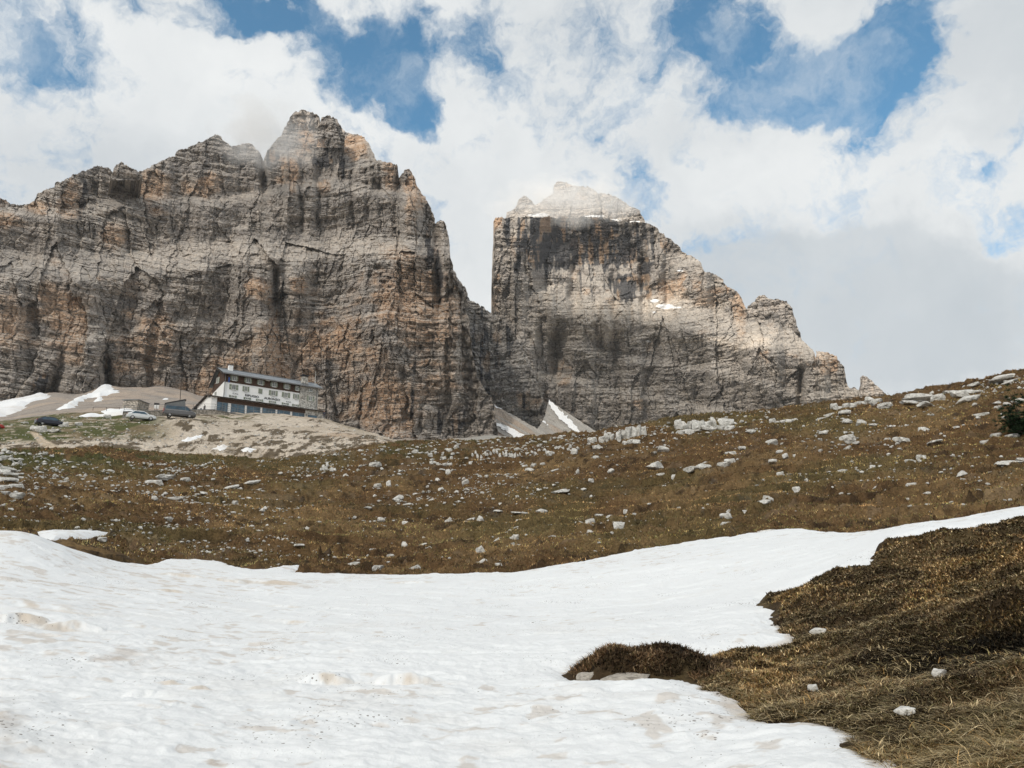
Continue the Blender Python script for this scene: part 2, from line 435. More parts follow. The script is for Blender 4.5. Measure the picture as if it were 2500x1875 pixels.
SNOW += [plan(2110, r=5.4), plan(2050, r=2.0), plan(-900, r=2.0), np.array([-3.0, 1.2])]
SNOW = np.array(SNOW)
STRIPS = [  # small outlying tongues of snow beyond the main field
 [(70,1306),(160,1303),(285,1304),(262,1316),(200,1325),(120,1332)],
 [(178,1338),(236,1328),(222,1340),(196,1349)],
]

STRIPP = [np.array([plan(x, y, rmin=33) for x, y in t_]) for t_ in STRIPS]
def sdf(px, py, poly):
    """signed distance, positive inside"""
    d = np.full(px.shape, 1e9); ins = np.zeros(px.shape, bool); n = len(poly)
    for i in range(n):
        a = poly[i]; b = poly[(i + 1) % n]; e = b - a
        wx = px - a[0]; wy = py - a[1]
        t = np.clip((wx * e[0] + wy * e[1]) / (e @ e), 0, 1)
        d = np.minimum(d, (wx - e[0] * t) ** 2 + (wy - e[1] * t) ** 2)
        c1 = (a[1] <= py) & (b[1] > py); c2 = (a[1] > py) & (b[1] <= py)
        cr = e[0] * wy - e[1] * wx
        ins ^= (c1 & (cr > 0)) | (c2 & (cr < 0))
    d = np.sqrt(d)
    return np.where(ins, d, -d)

HUM = plan(1545, r=10.45); PIT = plan(2430, r=9.1); HOL = plan(2190, 1205, rmin=22); HOL2 = plan(2400, 1150, rmin=22); HOL3 = plan(480, 1318, rmin=33); HOL4 = plan(350,1360,rmin=33)
def lump(px, py, c, su, sv, pw=2):
    """rounded bump whose long side lies across the line of sight"""
    r = math.hypot(*c); n = c / r
    v = (px - c[0]) * n[0] + (py - c[1]) * n[1]; u = (px - c[0]) * n[1] - (py - c[1]) * n[0]
    return np.exp(-((np.abs(u) / su) ** pw + (np.abs(v) / sv) ** pw))

def snow_sd(px, py, r):
    s = sdf(px, py, SNOW)
    s = s + 0.010 * r * fbm(px * 9 / r, py * 9 / r, 3, 301) + .022 * r * sstep(20, 30, r) * fbm(px * 30 / r, py * 9 / r, 4, 303) + (0.05 + .004 * r) * fbm(px * 4.1, py * 4.1, 5, 305, .6)
    for t_ in STRIPP: s = np.maximum(s, sdf(px, py, t_) + .12 * fbm(px, py, 4, 306))
    return s

def ground_z(ph, r, snow=None, detail=True, hump=True):
    px = r * np.sin(ph); py = r * np.cos(ph)
    z = r * T0(ph, r)
    if hump: z = z + 0.30 * lump(px, py, HUM, 0.86, 0.50, 4) * (0.85 + 0.25 * vn2(px * 3, py * 3, 9))
    z = z - 0.26 * lump(px, py, PIT, 1.1, 0.75, 3) + 0.16 * lump(px, py, PIT * 1.16, 1.4, 0.5)
    z = z - 0.9 * lump(px, py, HOL, 1.7, 0.9) + .35 * lump(px, py, HOL * 1.035, 2.2, .6) - 0.6 * lump(px, py, HOL2, 2.2, .8) - .8 * lump(px, py, HOL3, 1.9, .7) + .3 * lump(px, py, HOL3 * 1.03, 2, .7) - .5 * lump(px, py, HOL4, 1.2, .6)
    if detail:
        if snow is None: snow = np.zeros_like(px)
        k = (1 - snow)
        near = sstep(150, 100, r)
        z = z + k * near * (0.55 * fbm(px / 7, py / 5, 3, 21) + 0.30 * (ridge(px / 3.1 + 0.2 * fbm(px, py, 2, 3), py / 1.5, 3, 31) - .5) + 0.20 * fbm(px / .9, py / .5, 3, 41) + (.08 + .52 * sstep(26, 34, r)) * (np.sqrt(np.clip(vor(px / 1.25 + .4 * fbm(px, py, 2, 4), py / .95, 47)[1], 0, 1)) - .6) * -1.0) * sstep(3, 30, r)
        z = z + k * near * (0.15 * fbm(px / .6, py / .6, 4, 51) + .14 * fbm(px / 1.7, py / 1.3, 2, 57)) * sstep(45, 22, r) * sstep(2, 6, r)
        zc = (z + 1.1 * fbm(px / 9, py / 9, 4, 91)) / .85; fz = zc - np.floor(zc)
        z = z + k * near * sstep(31, 38, r) * .55 * (sstep(.6, 1.0, fz) - fz) * sstep(-.25, .15, fbm(px / 7, py / 7, 3, 95))
        far = sstep(105, 150, r)
        z = z + far * (0.5 * fbm(px / 9, py / 9, 4, 61) + 0.2 * fbm(px / 2, py / 2, 3, 65))
        z = z + sstep(230, 400, r) * 3.0 * fbm(px / 40, py / 40, 5, 71)
    return z

# ------------------------------------------------------------------ ground sheet
def img_xy(P):
    d = P[..., 1] * CP + P[..., 2] * SP; u = -P[..., 1] * SP + P[..., 2] * CP
    d = np.where(d < 1e-3, 1e-3, d)
    return 1250 + FPX * P[..., 0] / d, 937.5 - FPX * u / d

phg = np.radians(np.concatenate([np.linspace(-180, -59, 50), np.arange(-58, -37.1, .2), np.arange(-37, 37.01, 0.052), np.arange(37.15, 63, .15), np.linspace(64, 180, 50)]))
rg = np.concatenate([np.exp(np.linspace(math.log(0.6), math.log(4.2), 14)), np.exp(np.linspace(math.log(4.3), math.log(30), 420)), np.exp(np.linspace(math.log(30.15), math.log(215), 620)), np.exp(np.linspace(math.log(217), math.log(1100), 200)), [1400, 2000]])
PH, RR = np.meshgrid(phg, rg)
GX = RR * np.sin(PH); GY = RR * np.cos(PH)
ssd = np.full(PH.shape, -50.0)
sub = RR[:, 0] < 48
ssd[sub] = snow_sd(GX[sub], GY[sub], RR[sub])
smask = sstep(-0.02, 0.35, ssd)
GZ = ground_z(PH, RR, smask)
P3 = np.stack([GX, GY, GZ], -1)
IX, IY = img_xy(P3)
# colours of the ground cover
def lerp(a, b, t): return a + (b - a) * t[..., None]
A = lambda *c: np.array(c, float)
n_a = fbm(GX / 6, GY / 6, 5, 101); n_b = fbm(GX / 1.3, GY / .8, 4, 111); n_c = ridge(GX / 3.1 + .2 * fbm(GX, GY, 2, 3), GY / 1.5, 3, 31)
col = np.zeros(PH.shape + (3,)) + A(.11, .066, .031)
col = lerp(col, A(.16, .105, .05), sstep(-.1, .35, n_a))
col = lerp(col, A(.035, .022, .013), sstep(.12, .5, n_b) * .8)
col = lerp(col, A(.085, .074, .03), sstep(.0, .4, fbm(GX / 11, GY / 11, 4, 121)) * .5)
green_l = sstep(900, 100, IX) * sstep(1190, 1110, IY) * sstep(60, 75, RR) * sstep(112, 100, RR) + sstep(880,960,IX) * sstep(1250,1150,IX) * sstep(82,93,RR) * sstep(112,105,RR) * .7
col = lerp(col, A(.06, .066, .024), np.clip(green_l, 0, 1) * sstep(-.3, .2, n_b + n_a) * .9)
# small stony flecks in the turf
fl = sstep(.36, .44, fbm(GX / 1.6, GY / .8, 4, 131) + .25 * fbm(GX / 18, GY / 18, 3, 135) - .10 * sstep(45, 30, RR)) * sstep(34, 42, RR)
col = lerp(col, A(.42, .40, .36), fl * .06)
# pale scree below the hut
scree = sstep(106, 114, RR) * sstep(1080, 1000, IX)
scree = np.maximum(scree, sstep(100, 108, RR) * sstep(520, 560, IX) * sstep(1000, 900, IX))
sc = lerp(np.zeros(PH.shape + (3,)) + A(.46, .39, .31), A(.55, .48, .4), sstep(-.3, .3, n_a))
sc = lerp(sc, A(.4, .29, .2), sstep(.1, .4, fbm(GX / 14, GY / 14, 3, 141)) * .6)
veg = sstep(.10, .24, .10 * sstep(1040, 1085, IY) + fbm(GX / 1.5, GY / 3.2, 6, 151, .66) + .16 * fbm(GX / 30, GY / 30, 2, 152) - .12 * sstep(500, 620, IX) * sstep(1050, 1025, IY) + .0)
patch = np.exp(-(((IX - 270) / 95) ** 2 + ((IY - 1093) / 10) ** 2)) + np.exp(-(((IX - 560) / 110) ** 2 + ((IY - 1100) / 8) ** 2)) * .6 + np.exp(-(((IX - 480) / 70) ** 2 + ((IY - 1045) / 12) ** 2)) * .5
veg = np.clip(veg + sstep(.45, .7, patch + n_b * .5), 0, 1)
sc = lerp(sc, A(.085, .062, .036), veg * .9)
bench = sstep(440, 330, IX) * sstep(1090, 1070, IY + 18 * n_a + 10 * n_b) * sstep(122, 128, RR) * sstep(195, 172, RR)
bench = np.maximum(bench, np.exp(-(((IX - 560) / 90) ** 2 + ((IY - 1019) / 7) ** 2)) * sstep(-.2, .2, n_b))
bench = np.maximum(bench, np.exp(-(((IX - 860) / 60) ** 2 + ((IY - 1036 - (IX - 860) * .25) / 8) ** 2)))
bg = lerp(np.zeros(PH.shape + (3,)) + A(.085, .09, .034), A(.19, .15, .09), sstep(-.05, .35, fbm(GX / 4, GY / 3, 4, 161)))
sc = lerp(sc, bg, np.clip(bench * 1.2, 0, 1) * sstep(-.55, -.1, n_b))
# footpath
path = sdf(IX, IY, np.array([(72,1053),(90,1054),(112,1074),(150,1093),(200,1104),(130,1100),(95,1083)], float))
sc = lerp(sc, A(.5, .41, .31), sstep(-2, 2, path) * (RR > 112) * (RR < 150))
col = lerp(col, sc, scree)
tal = sstep(180, 205, RR)
tc = lerp(np.zeros(PH.shape + (3,)) + A(.33, .29, .255), A(.42, .34, .275), sstep(-.2, .3, fbm(GX / 25, GY / 25, 4, 171)))
tc = lerp(tc, A(.2, .18, .165), sstep(.15, .4, fbm(GX / 9, GY / 9, 4, 175)) * .5)
tc = lerp(tc, A(.36, .34, .305), sstep(1080, 1160, IX))
col = lerp(col, tc, tal)
# dark heather of the near bank
bank = sstep(24, 20, RR) * sstep(1250, 1400, IX)
bk = lerp(np.zeros(PH.shape + (3,)) + A(.05, .033, .018), A(.09, .065, .032), sstep(-.2, .3, fbm(GX / .7, GY / .7, 4, 181)))
col = lerp(col, bk, bank)
rim = sstep(-.34, -.08, ssd) * sstep(.05, -.02, ssd) * sstep(-.2, .2, fbm(GX / 1.1, GY / 1.1, 3, 191) + .15)
col = lerp(col, A(.03, .022, .016), rim * .8)
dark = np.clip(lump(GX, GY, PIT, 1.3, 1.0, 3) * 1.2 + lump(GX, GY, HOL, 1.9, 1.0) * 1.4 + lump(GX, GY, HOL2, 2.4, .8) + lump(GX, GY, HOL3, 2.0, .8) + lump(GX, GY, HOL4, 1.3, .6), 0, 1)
col = lerp(col, A(.010, .009, .006), dark * .95)  # hollows: black heather, and their shade painted into the ground colour
GC = col
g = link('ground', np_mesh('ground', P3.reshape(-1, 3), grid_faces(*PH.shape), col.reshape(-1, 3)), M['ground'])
tag(g, 'brown heather slope rising from the snow to the pale scree under the cliffs', 'ground', kind='structure')

def gz(px, py):
    """terrain height at plan points"""
    px = np.asarray(px, float); py = np.asarray(py, float)
    ph = np.arctan2(px, py); r = np.hypot(px, py)
    s = np.zeros_like(r); m = r < 48
    if np.any(m):
        ss = np.atleast_1d(s); mm = np.atleast_1d(m)
        ss[mm] = sstep(-.02, .35, snow_sd(np.atleast_1d(px)[mm], np.atleast_1d(py)[mm], np.atleast_1d(r)[mm])); s = ss.reshape(r.shape)
    return ground_z(ph, r, s)

# ------------------------------------------------------------------ snow sheet over it
LUMPS = []
for (x, y, w, h) in [(790,1690,60,22),(985,1690,72,26),(335,1725,34,15),(420,1700,28,9),(480,1712,30,11),(420,1465,30,6),(345,1550,34,6),(700,1500,34,5),(720,1540,24,6),(170,1560,60,18),(40,1545,50,20),(50,1505,130,10),(450,1425,50,8),(640,1440,90,7),(560,1437,40,8),(1010,1440,60,5),(830,1620,30,7)]:
    LUMPS.append((plan(x, y, rmin=3), w, h))
def snow_top(ph, r, sd):
    px = r * np.sin(ph); py = r * np.cos(ph)
    base = ground_z(ph, r, np.ones_like(r), hump=False)
    th = (0.07 + .005 * r) * sstep(0, 1, np.clip(sd / (0.4 + .012 * r), 0, 1)) ** .6 - 0.35 * sstep(0, -1, np.clip(sd / .4, -1, 0))
    far = np.clip(r / 9, 1, 4)
    z = base + th
    env = sstep(0.0, .5, sd)
    z = z + env * (0.05 * fbm(px / 2.6, py / 2.0, 3, 401) + 0.036 * (ridge(px / .55 + .3 * fbm(px, py, 2, 5), py / .8, 3, 411) - .5) + 0.028 * fbm(px / .22, py / .2, 3, 421) * sstep(20, 9, r))
    z = z + env * (.06 * sstep(.1, .4, fbm(px / 1.1, py / .55, 4, 433)) - .02) * .35
    lumpm = np.zeros_like(r)
    for c, w, h in LUMPS:
        rc = math.hypot(*c); sx = w / FPX * rc; n = c / rc
        q = np.hypot(px - c[0], py - c[1]) < 4.5 * sx
        if not q.any(): continue
        qx = px[q] + .35 * sx * fbm(px[q] / sx * 1.2, py[q] / sx * 1.2, 3, 440); qy = py[q] + .35 * sx * fbm(px[q] / sx * 1.2 + 9, py[q] / sx * 1.2, 3, 441)
        v = (qx - c[0]) * n[0] + (qy - c[1]) * n[1]; u = (qx - c[0]) * n[1] - (qy - c[1]) * n[0]
        hh = h / FPX * rc * .75
        b = np.clip(1 - (u / sx) ** 2, 0, 1) * sstep(-.16 * sx, .16 * sx, v) * sstep(1.5 * sx, .1 * sx, v)   # steep near face, gentle back
        dip = np.exp(-((u / (1.1 * sx)) ** 2 + ((v + .22 * sx) / (.3 * sx)) ** 2))
        z[q] += hh * b - .35 * hh * dip; lumpm[q] = np.maximum(lumpm[q], np.exp(-((u / (.9 * sx)) ** 2 + ((v - .02 * sx) / (.22 * sx)) ** 2)))
    return z, lumpm

cs = (phg > math.radians(-58.5)) & (phg < math.radians(63.5))
rs_ = np.concatenate([np.exp(np.linspace(math.log(2.0), math.log(4.6), 26)), np.exp(np.linspace(math.log(4.62), math.log(47), 820))])
SPH, SRR = np.meshgrid(phg[cs], rs_)
sx_ = SRR * np.sin(SPH); sy_ = SRR * np.cos(SPH)
ssd2 = snow_sd(sx_, sy_, SRR)
SZ, lm = snow_top(SPH, SRR, ssd2)
nd = fbm(sx_ / .8, sy_ / .6, 5, 451); nd2 = fbm(sx_ / .3, sy_ / .25, 4, 455); nd3 = fbm(sx_ / 4, sy_ / 4, 3, 459)
scol = np.zeros(SPH.shape + (3,)) + A(.80, .82, .835)
scol = lerp(scol, A(.72, .70, .67), np.clip(sstep(.15, .55, nd + .3 * nd3) * .2, 0, 1))
scol = lerp(scol, A(.52, .44, .36), np.clip(sstep(.32, .55, nd2 * .8 + nd3 * .5) * .5, 0, 1))
ln_ = sstep(.90, .985, ridge(sx_ / 1.5 + .5 * nd, sy_ / 2.6 + .4 * nd2, 2, 471)) * sstep(-.05, .25, nd3 + .4 * nd2)
scol = lerp(scol, A(.40, .32, .25), ln_ * .45)
scol = lerp(scol, A(.58, .50, .41), np.clip(lm * 1.1 * sstep(-.35, .2, nd2), 0, 1) * .8)
scol = lerp(scol, A(.5, .42, .34), sstep(.12, .0, ssd2) * .55)
blc = sstep(60, 0, np.hypot((img_xy(np.stack([sx_, sy_, SZ], -1))[0] - 20), (img_xy(np.stack([sx_, sy_, SZ], -1))[1] - 1800) * .7) + 60 * nd)
scol = lerp(scol, A(.45, .41, .37), blc * .5)
keep = (ssd2 > -0.35); fm = keep[:-1, :-1] | keep[1:, 1:] | keep[:-1, 1:] | keep[1:, :-1]
co, fc, cc = compact(np.stack([sx_, sy_, SZ], -1).reshape(-1, 3), grid_faces(*SPH.shape, fm), scol.reshape(-1, 3))
s = link('snow', np_mesh('snow', co, fc, cc), M['snow'])
tag(s, 'broad dirty white snowfield across the foreground', 'snow', kind='structure')

def snow_patch(pts, label, thick=0.25, res=0.25, rmin=30, group='old snow patches', proud=0.05, bumpy=.05):
    """a melting patch of snow, draped over the terrain, outline given where it lies"""
    poly = np.array([plan(x, y, rmin=rmin) for x, y in pts])
    ph = np.arctan2(poly[:, 0], poly[:, 1]); r = np.hypot(poly[:, 0], poly[:, 1])
    pm = .15 * (ph.max() - ph.min()) + .001; rm = .12 * (r.max() - r.min()) + .2
    ng = 90 if res < 1 else 260
    gp = np.linspace(ph.min() - pm, ph.max() + pm, ng); gr = np.linspace(r.min() - rm, r.max() + rm, ng)
    a, b = np.meshgrid(gp, gr); X = b * np.sin(a); Y = b * np.cos(a)
    rc = r.mean(); d = sdf(X, Y, poly) + (.008 if rc > 60 else .003) * rc * fbm(X * 30 / rc, Y * 30 / rc, 4, 77)
    z = gz(X, Y) + thick * np.clip(d / (1.2 * thick + .004 * rc), -1, 1) + proud * (d > 0) + bumpy * fbm(X, Y, 3, 78)
    kp = d > -.6 * thick; fm = kp[:-1, :-1] | kp[1:, 1:] | kp[:-1, 1:] | kp[1:, :-1]
    cl = lerp(np.zeros(X.shape + (3,)) + A(.86, .87, .88), A(.7, .65, .6), sstep(.1, .5, fbm(X * 20 / rc, Y * 20 / rc, 4, 79)) * .6)
    co, fc, cc = compact(np.stack([X, Y, z], -1).reshape(-1, 3), grid_faces(*a.shape, fm), cl.reshape(-1, 3))
    o = link('snow_patch', np_mesh('snow_patch', co, fc, cc), M['snow'])
    return tag(o, label, 'snow patch', group, 'structure')

snow_patch([(-60,1000),(0,988),(60,970),(110,961),(122,966),(118,976),(70,995),(35,1008),(-60,1030)], 'long white snow bank on the talus at the far left below the cliff', 2.0, rmin=230)
snow_patch([(150,995),(200,972),(235,955),(262,944),(288,958),(282,966),(262,968),(240,985),(226,975),(200,983),(160,1002)], 'pointed white snow cone under the dark cleft of the left cliff', 2.0, rmin=230)
snow_patch([(392,978),(398,972),(412,969),(410,974),(398,980)], 'tiny snow remnant on the talus behind the camper van', .8, rmin=240)
snow_patch([(190,1014),(240,1012),(285,1003),(318,999),(344,1004),(345,1010),(300,1012),(255,1014),(200,1019)], 'lumpy heap of snow in front of the small stone building', .5, rmin=140)
snow_patch([(440,1075),(460,1067),(494,1060),(488,1065),(462,1077)], 'thin snow streak on the pale scree below the camper van', .25, rmin=112)
snow_patch([(520,1094),(545,1085),(556,1090),(540,1097)], 'small oval snow patch low on the pale scree slope', .25, rmin=110)
snow_patch([(590,1099),(615,1092),(630,1094),(608,1101)], 'narrow snow patch farthest right on the pale scree', .25, rmin=110)
#@@PART2
# ------------------------------------------------------------------ mountains
def sint(x, xs, ys, w=28):
    g = np.arange(-400, 2800, 4.0); v = gsm(np.interp(g, xs, ys), int(w / 4)); return np.interp(x, g, v)
def cv(pts, s, ox, oy): return [(ox + x / s, oy + y / s) for x, y in pts]
def blobs(ix, iy, lst):
    m = np.zeros_like(ix)
    for b in lst:
        x, y, rx, ry = b[:4]; k = b[4] if len(b) > 4 else 1.0
        m = np.maximum(m, k * np.exp(-(((ix - x) / rx) ** 2 + ((iy - y) / ry) ** 2)))
    return m

def cliff_patch(sky, base_y, R0, seed, step=1.25, setback=None, extra=None, rough=1.0, jag=3.0, orange=(), darkw=(), pale=(), snowb=(), ledges=(), hue=0.0, thick=120, palek=.85, bright=(.99, .965, .94), rscale=1.0):
    """one rock face: skyline given as photo points, depth from strata, pillars and gullies -> co, faces, cols"""
    sky = np.array(sky, float); xs = np.arange(sky[0, 0], sky[-1, 0] + step, step)
    yt = np.interp(xs, sky[:, 0], sky[:, 1])
    j1 = np.round(vn2(xs / 9, xs * 0, seed) * 3) / 3 - .5; j2 = np.round(vn2(xs / 3.6, xs * 0 + 5, seed + 1) * 2) / 2 - .5
    yt = yt + jag * (1.3 * j1 + 0.8 * j2 + 0.6 * (vn2(xs / 1.7, xs * 0, seed + 2) - .5))
    yb = np.interp(xs, *np.array(base_y, float).T) if not np.isscalar(base_y) else np.full(len(xs), float(base_y))
    yb = np.maximum(yb, yt + 6)
    nr = int(max((yb - yt).max() / step, 20))
    v = np.linspace(0, 1, nr)[:, None]
    IXm = np.broadcast_to(xs, (nr, len(xs))).copy(); IYm = yb[None] + (yt - yb)[None] * v
    IXm += 5.0 * (vn2(IYm / 17, IXm / 60, seed + 71) - .5) + 3.5 * (np.round(vn2(IYm / 6.5, IXm / 40, seed + 72) * 3) / 3 - .5)
    ph, te = pol(IXm, IYm)
    r0 = R0(IXm, IYm) if callable(R0) else np.full(ph.shape, float(R0))
    S = ph * r0; Z = r0 * te
    wz = 3.0 * fbm(S / 120, Z / 120, 3, seed + 3) + 1.0 * fbm(S / 22, Z / 22, 3, seed + 4)
    ws = 9 * fbm(S / 60, Z / 90, 3, seed + 5)
    jw = 2.6 * fbm(S / 7, Z / 5, 4, seed + 9); jz = 1.3 * fbm(S / 6, Z / 6, 4, seed + 10)
    Sw = S + ws + jw; Zw = Z + wz + jz
    # pillars: nested cells, tall and narrow, broken by bedding planes
    c1, a1, b1 = vor(Sw / 40, Zw / 150, seed + 11)
    c2, a2, b2 = vor(Sw / 15, Zw / 60, seed + 12)
    c3, a3, b3 = vor((S + .6 * ws + .6 * jw) / 6.0, Zw / 13, seed + 13)
    c4, a4, b4 = vor((S + .3 * ws + .4 * jw) / 2.6, Zw / 3.6, seed + 14)
    gul = sstep(.66, .97, ridge(Sw / 58, Z / 300 + 3, 3, seed + 20))
    d = rough * (17 * (c1 - .5) + 11 * (c2 - .5) + 6.0 * (c3 - .5) + 3.0 * (c4 - .5))
    d += rough * (2.5 * sstep(.10, 0, b2 - a2) * vn2(S / 30, Z / 30, seed + 15) + 1.0 * sstep(.14, 0, b3 - a3) + .4 * sstep(.2, 0, b4 - a4))
    d += rough * 13 * gul
    d += rough * 10 * fbm(S / 70, Z / 50, 3, seed + 6)
    amp = .45 + 1.1 * vn2(S / 60, Z / 30, seed + 7)
    tread = np.zeros_like(S)
    for per, am in ((24.0, 3.6), (10.5, 2.8), (4.4, 2.2), (2.0, 1.3)):
        t = (Zw + .45 * per * (vn2(S / (per * 5), Z / (per * 9), seed + int(per * 7)) - .5)) / per
        k = np.floor(t); f = t - k
        if per > 4: tread = np.maximum(tread, sstep(.80, .95, f) * np.clip(amp - .55, 0, 1) * (1 if per > 9 else .7))
        d += am * amp * (f - sstep(.0, .35, f)) * .8 * rough       # sloping tread above each riser
        d += am * amp * 1.3 * (vn2(Sw / (per * 1.5), k * 3.71, seed + int(per * 9)) - .5) * rough   # every bed stands out differently
    d += rough * 2.9 * fbm(S / 8, Z / 4.5, 6, seed + 8, .58)
    Hh = Z - Z[0:1]
    d += setback(IXm, IYm, Hh) if setback else Hh * .22
    d += rough * 5.0 * (ridge(Sw / 14, Zw / 6, 3, seed + 80) - .5) * vn2(S / 50, Z / 25, seed + 81)
    if extra: d += extra(IXm, IYm)
    r = r0 + d * rscale
    r = np.maximum(r, r0 * .72)
    P = np.stack([r * np.sin(ph), r * np.cos(ph), r * te], -1)
    # colour of the rock itself
    WX = IXm + 26 * fbm(S / 26, Z / 40, 4, seed + 61) + 8 * fbm(S / 5, Z / 20, 3, seed + 63); WY = IYm + 30 * fbm(S / 30, Z / 26, 4, seed + 62)
    o = blobs(WX, WY, orange); dk = blobs(WX, WY, darkw); pl = blobs(IXm, WY, pale)
    big = fbm(S / 55, Z / 45, 4, seed + 30); med = fbm(S / 14, Z / 8, 4, seed + 31); st = fbm(S / 200 + 7, (Z + wz) / 5, 4, seed + 32); vs = fbm(S / 4.5, Z / 90, 4, seed + 33)
    gy, gx = np.gradient(r); steep = np.abs(np.gradient(P[..., 2], axis=0)) / (np.abs(gy) + np.abs(np.gradient(P[..., 2], axis=0)) + 1e-6)
    steep = (steep + np.roll(steep, 1, 0) + np.roll(steep, -1, 0) + np.roll(steep, 1, 1) + np.roll(steep, -1, 1)) / 5
    grey = lerp(np.zeros(ph.shape + (3,)) + A(.255, .238, .226), A(.37, .342, .316), sstep(-.25, .3, med + .4 * st))
    om = sstep(.24, .72, o + .5 * big + .35 * med + .45 * (c2 - .5) + hue) * sstep(.2, .45, steep)
    och = lerp(np.zeros(ph.shape + (3,)) + A(.46, .315, .21), A(.55, .405, .29), sstep(-.2, .3, st + vs))
    c = lerp(grey, och, om * .85)
    c = lerp(c, A(.16, .162, .168), sstep(.12, .5, vs + .5 * big - .1) * .3 * sstep(.3, .6, steep))
    c = lerp(c, A(.50, .47, .43), sstep(.62, .35, steep) * .6)
    c = lerp(c, A(.66, .60, .53), np.clip(pl * 1.3, 0, 1) * sstep(.97, .5, steep) * palek)
    c = lerp(c, A(.56, .53, .49), tread * .5)
    dkm = sstep(.3, .6, dk); vs2 = fbm(S / 7 + 31, Z / 34, 4, seed + 91) + .3 * st
    c = lerp(c, A(.36, .235, .14), dkm * sstep(.1, .35, vs2) * .7)
    c = lerp(c, A(.036, .041, .052) , (1 - .8 * sstep(.1, .3, vs2)) * sstep(.36, .56, dk * .9 + .75 * vs + .4 * med + .12 * st) * .86 * (dk > .02))
    crack = np.clip(sstep(.05, 0, b2 - a2) * .35 * vn2(S / 30, Z / 30, seed + 15) + sstep(.07, 0, b3 - a3) * .3, 0, 1)
    c = lerp(c, A(.12, .12, .125), crack * .22)
    c = c * bright
    sn = blobs(IXm, IYm, snowb)
    c = lerp(c, A(.84, .85, .86), sstep(.45, .55, sn + .3 * med))
    # far side: over the crest and down the back
    top = P[-1]; pht = ph[-1]; rt = r[-1]
    back = []
    for k, (dr, fz) in enumerate([(4, 1.0), (14, .995), (35, .96), (70, .85), (thick, .0)]):
        rb = rt + dr * (1 + .4 * vn2(xs / 14, xs * 0 + k, seed + 50)); zb = P[0, :, 2] + (top[:, 2] - P[0, :, 2]) * fz
        back.append(np.stack([rb * np.sin(pht), rb * np.cos(pht), zb], -1))
    P = np.concatenate([P, np.array(back)], 0); c = np.concatenate([c, np.repeat(c[-1:], len(back), 0)], 0)
    return P.reshape(-1, 3), grid_faces(*P.shape[:2]), c.reshape(-1, 3)

def join_patches(name, parts, label):
    co = []; fc = []; cl = []; n = 0
    for a, b, c in parts:
        co.append(a); fc.append(b + n); cl.append(c); n += len(a)
    o = link(name, np_mesh(name, np.concatenate(co), np.concatenate(fc), np.concatenate(cl), smooth=False), M['cliff'])
    return tag(o, label, 'mountain', kind='structure')

s3 = (1.7696, 0, 240); s4 = (2.0109, 1150, 400)
L_SKY = cv([(-420,520),(-200,470),(0,470),(100,468),(150,440),(165,405),(235,385),(240,360),(260,365),(330,325),(410,295),(470,300),(490,320),(605,320),(620,312),(665,290),(720,260),(760,250),(770,225),(830,205),(900,175),(930,155),(955,160),(965,185),(1000,210),(1005,205),(1060,195),(1085,195),(1125,235),(1132,272),(1145,250),(1180,200),(1215,160),(1240,110),(1265,60),(1300,52),(1350,60),(1378,78),(1386,112),(1395,110),(1470,128),(1500,150),(1545,158),(1575,170),(1600,205),(1625,265),(1690,280),(1712,285),(1722,345),(1745,310),(1765,305),(1795,350),(1800,385),(1840,430),(1865,480),(1870,505),(1880,540),(1900,525),(1920,530),(1940,590),(1945,680),(1960,750),(1985,790),(2005,850),(2022,940),(2040,1100),(2060,1200),(2090,1250),(2132,1320),(2148,1410),(2156,1480)], *s3)
def L_R0(x, y):
    return 700 + sint(x, [-250, 0, 400, 800, 940, 1040, 1200], [-40, -20, 0, -10, -50, -40, -40])
def L_set(x, y, h):
    # steep lower wall, broad sloping band, steep upper wall, summit farther back
    led = np.interp(x, [0, 300, 600, 900, 1080], [640, 640, 600, 590, 590])
    t = led - y
    return h * .14 + 62 * sstep(-55, 38, t) + 9 * sstep(-190, -165, t + 12 * np.sin(x / 90)) + 26 * sstep(112, 150, t + 14 * np.sin(x / 70)) + 55 * sstep(180, 290, t) * sstep(560, 640, x) * sstep(960, 900, x)
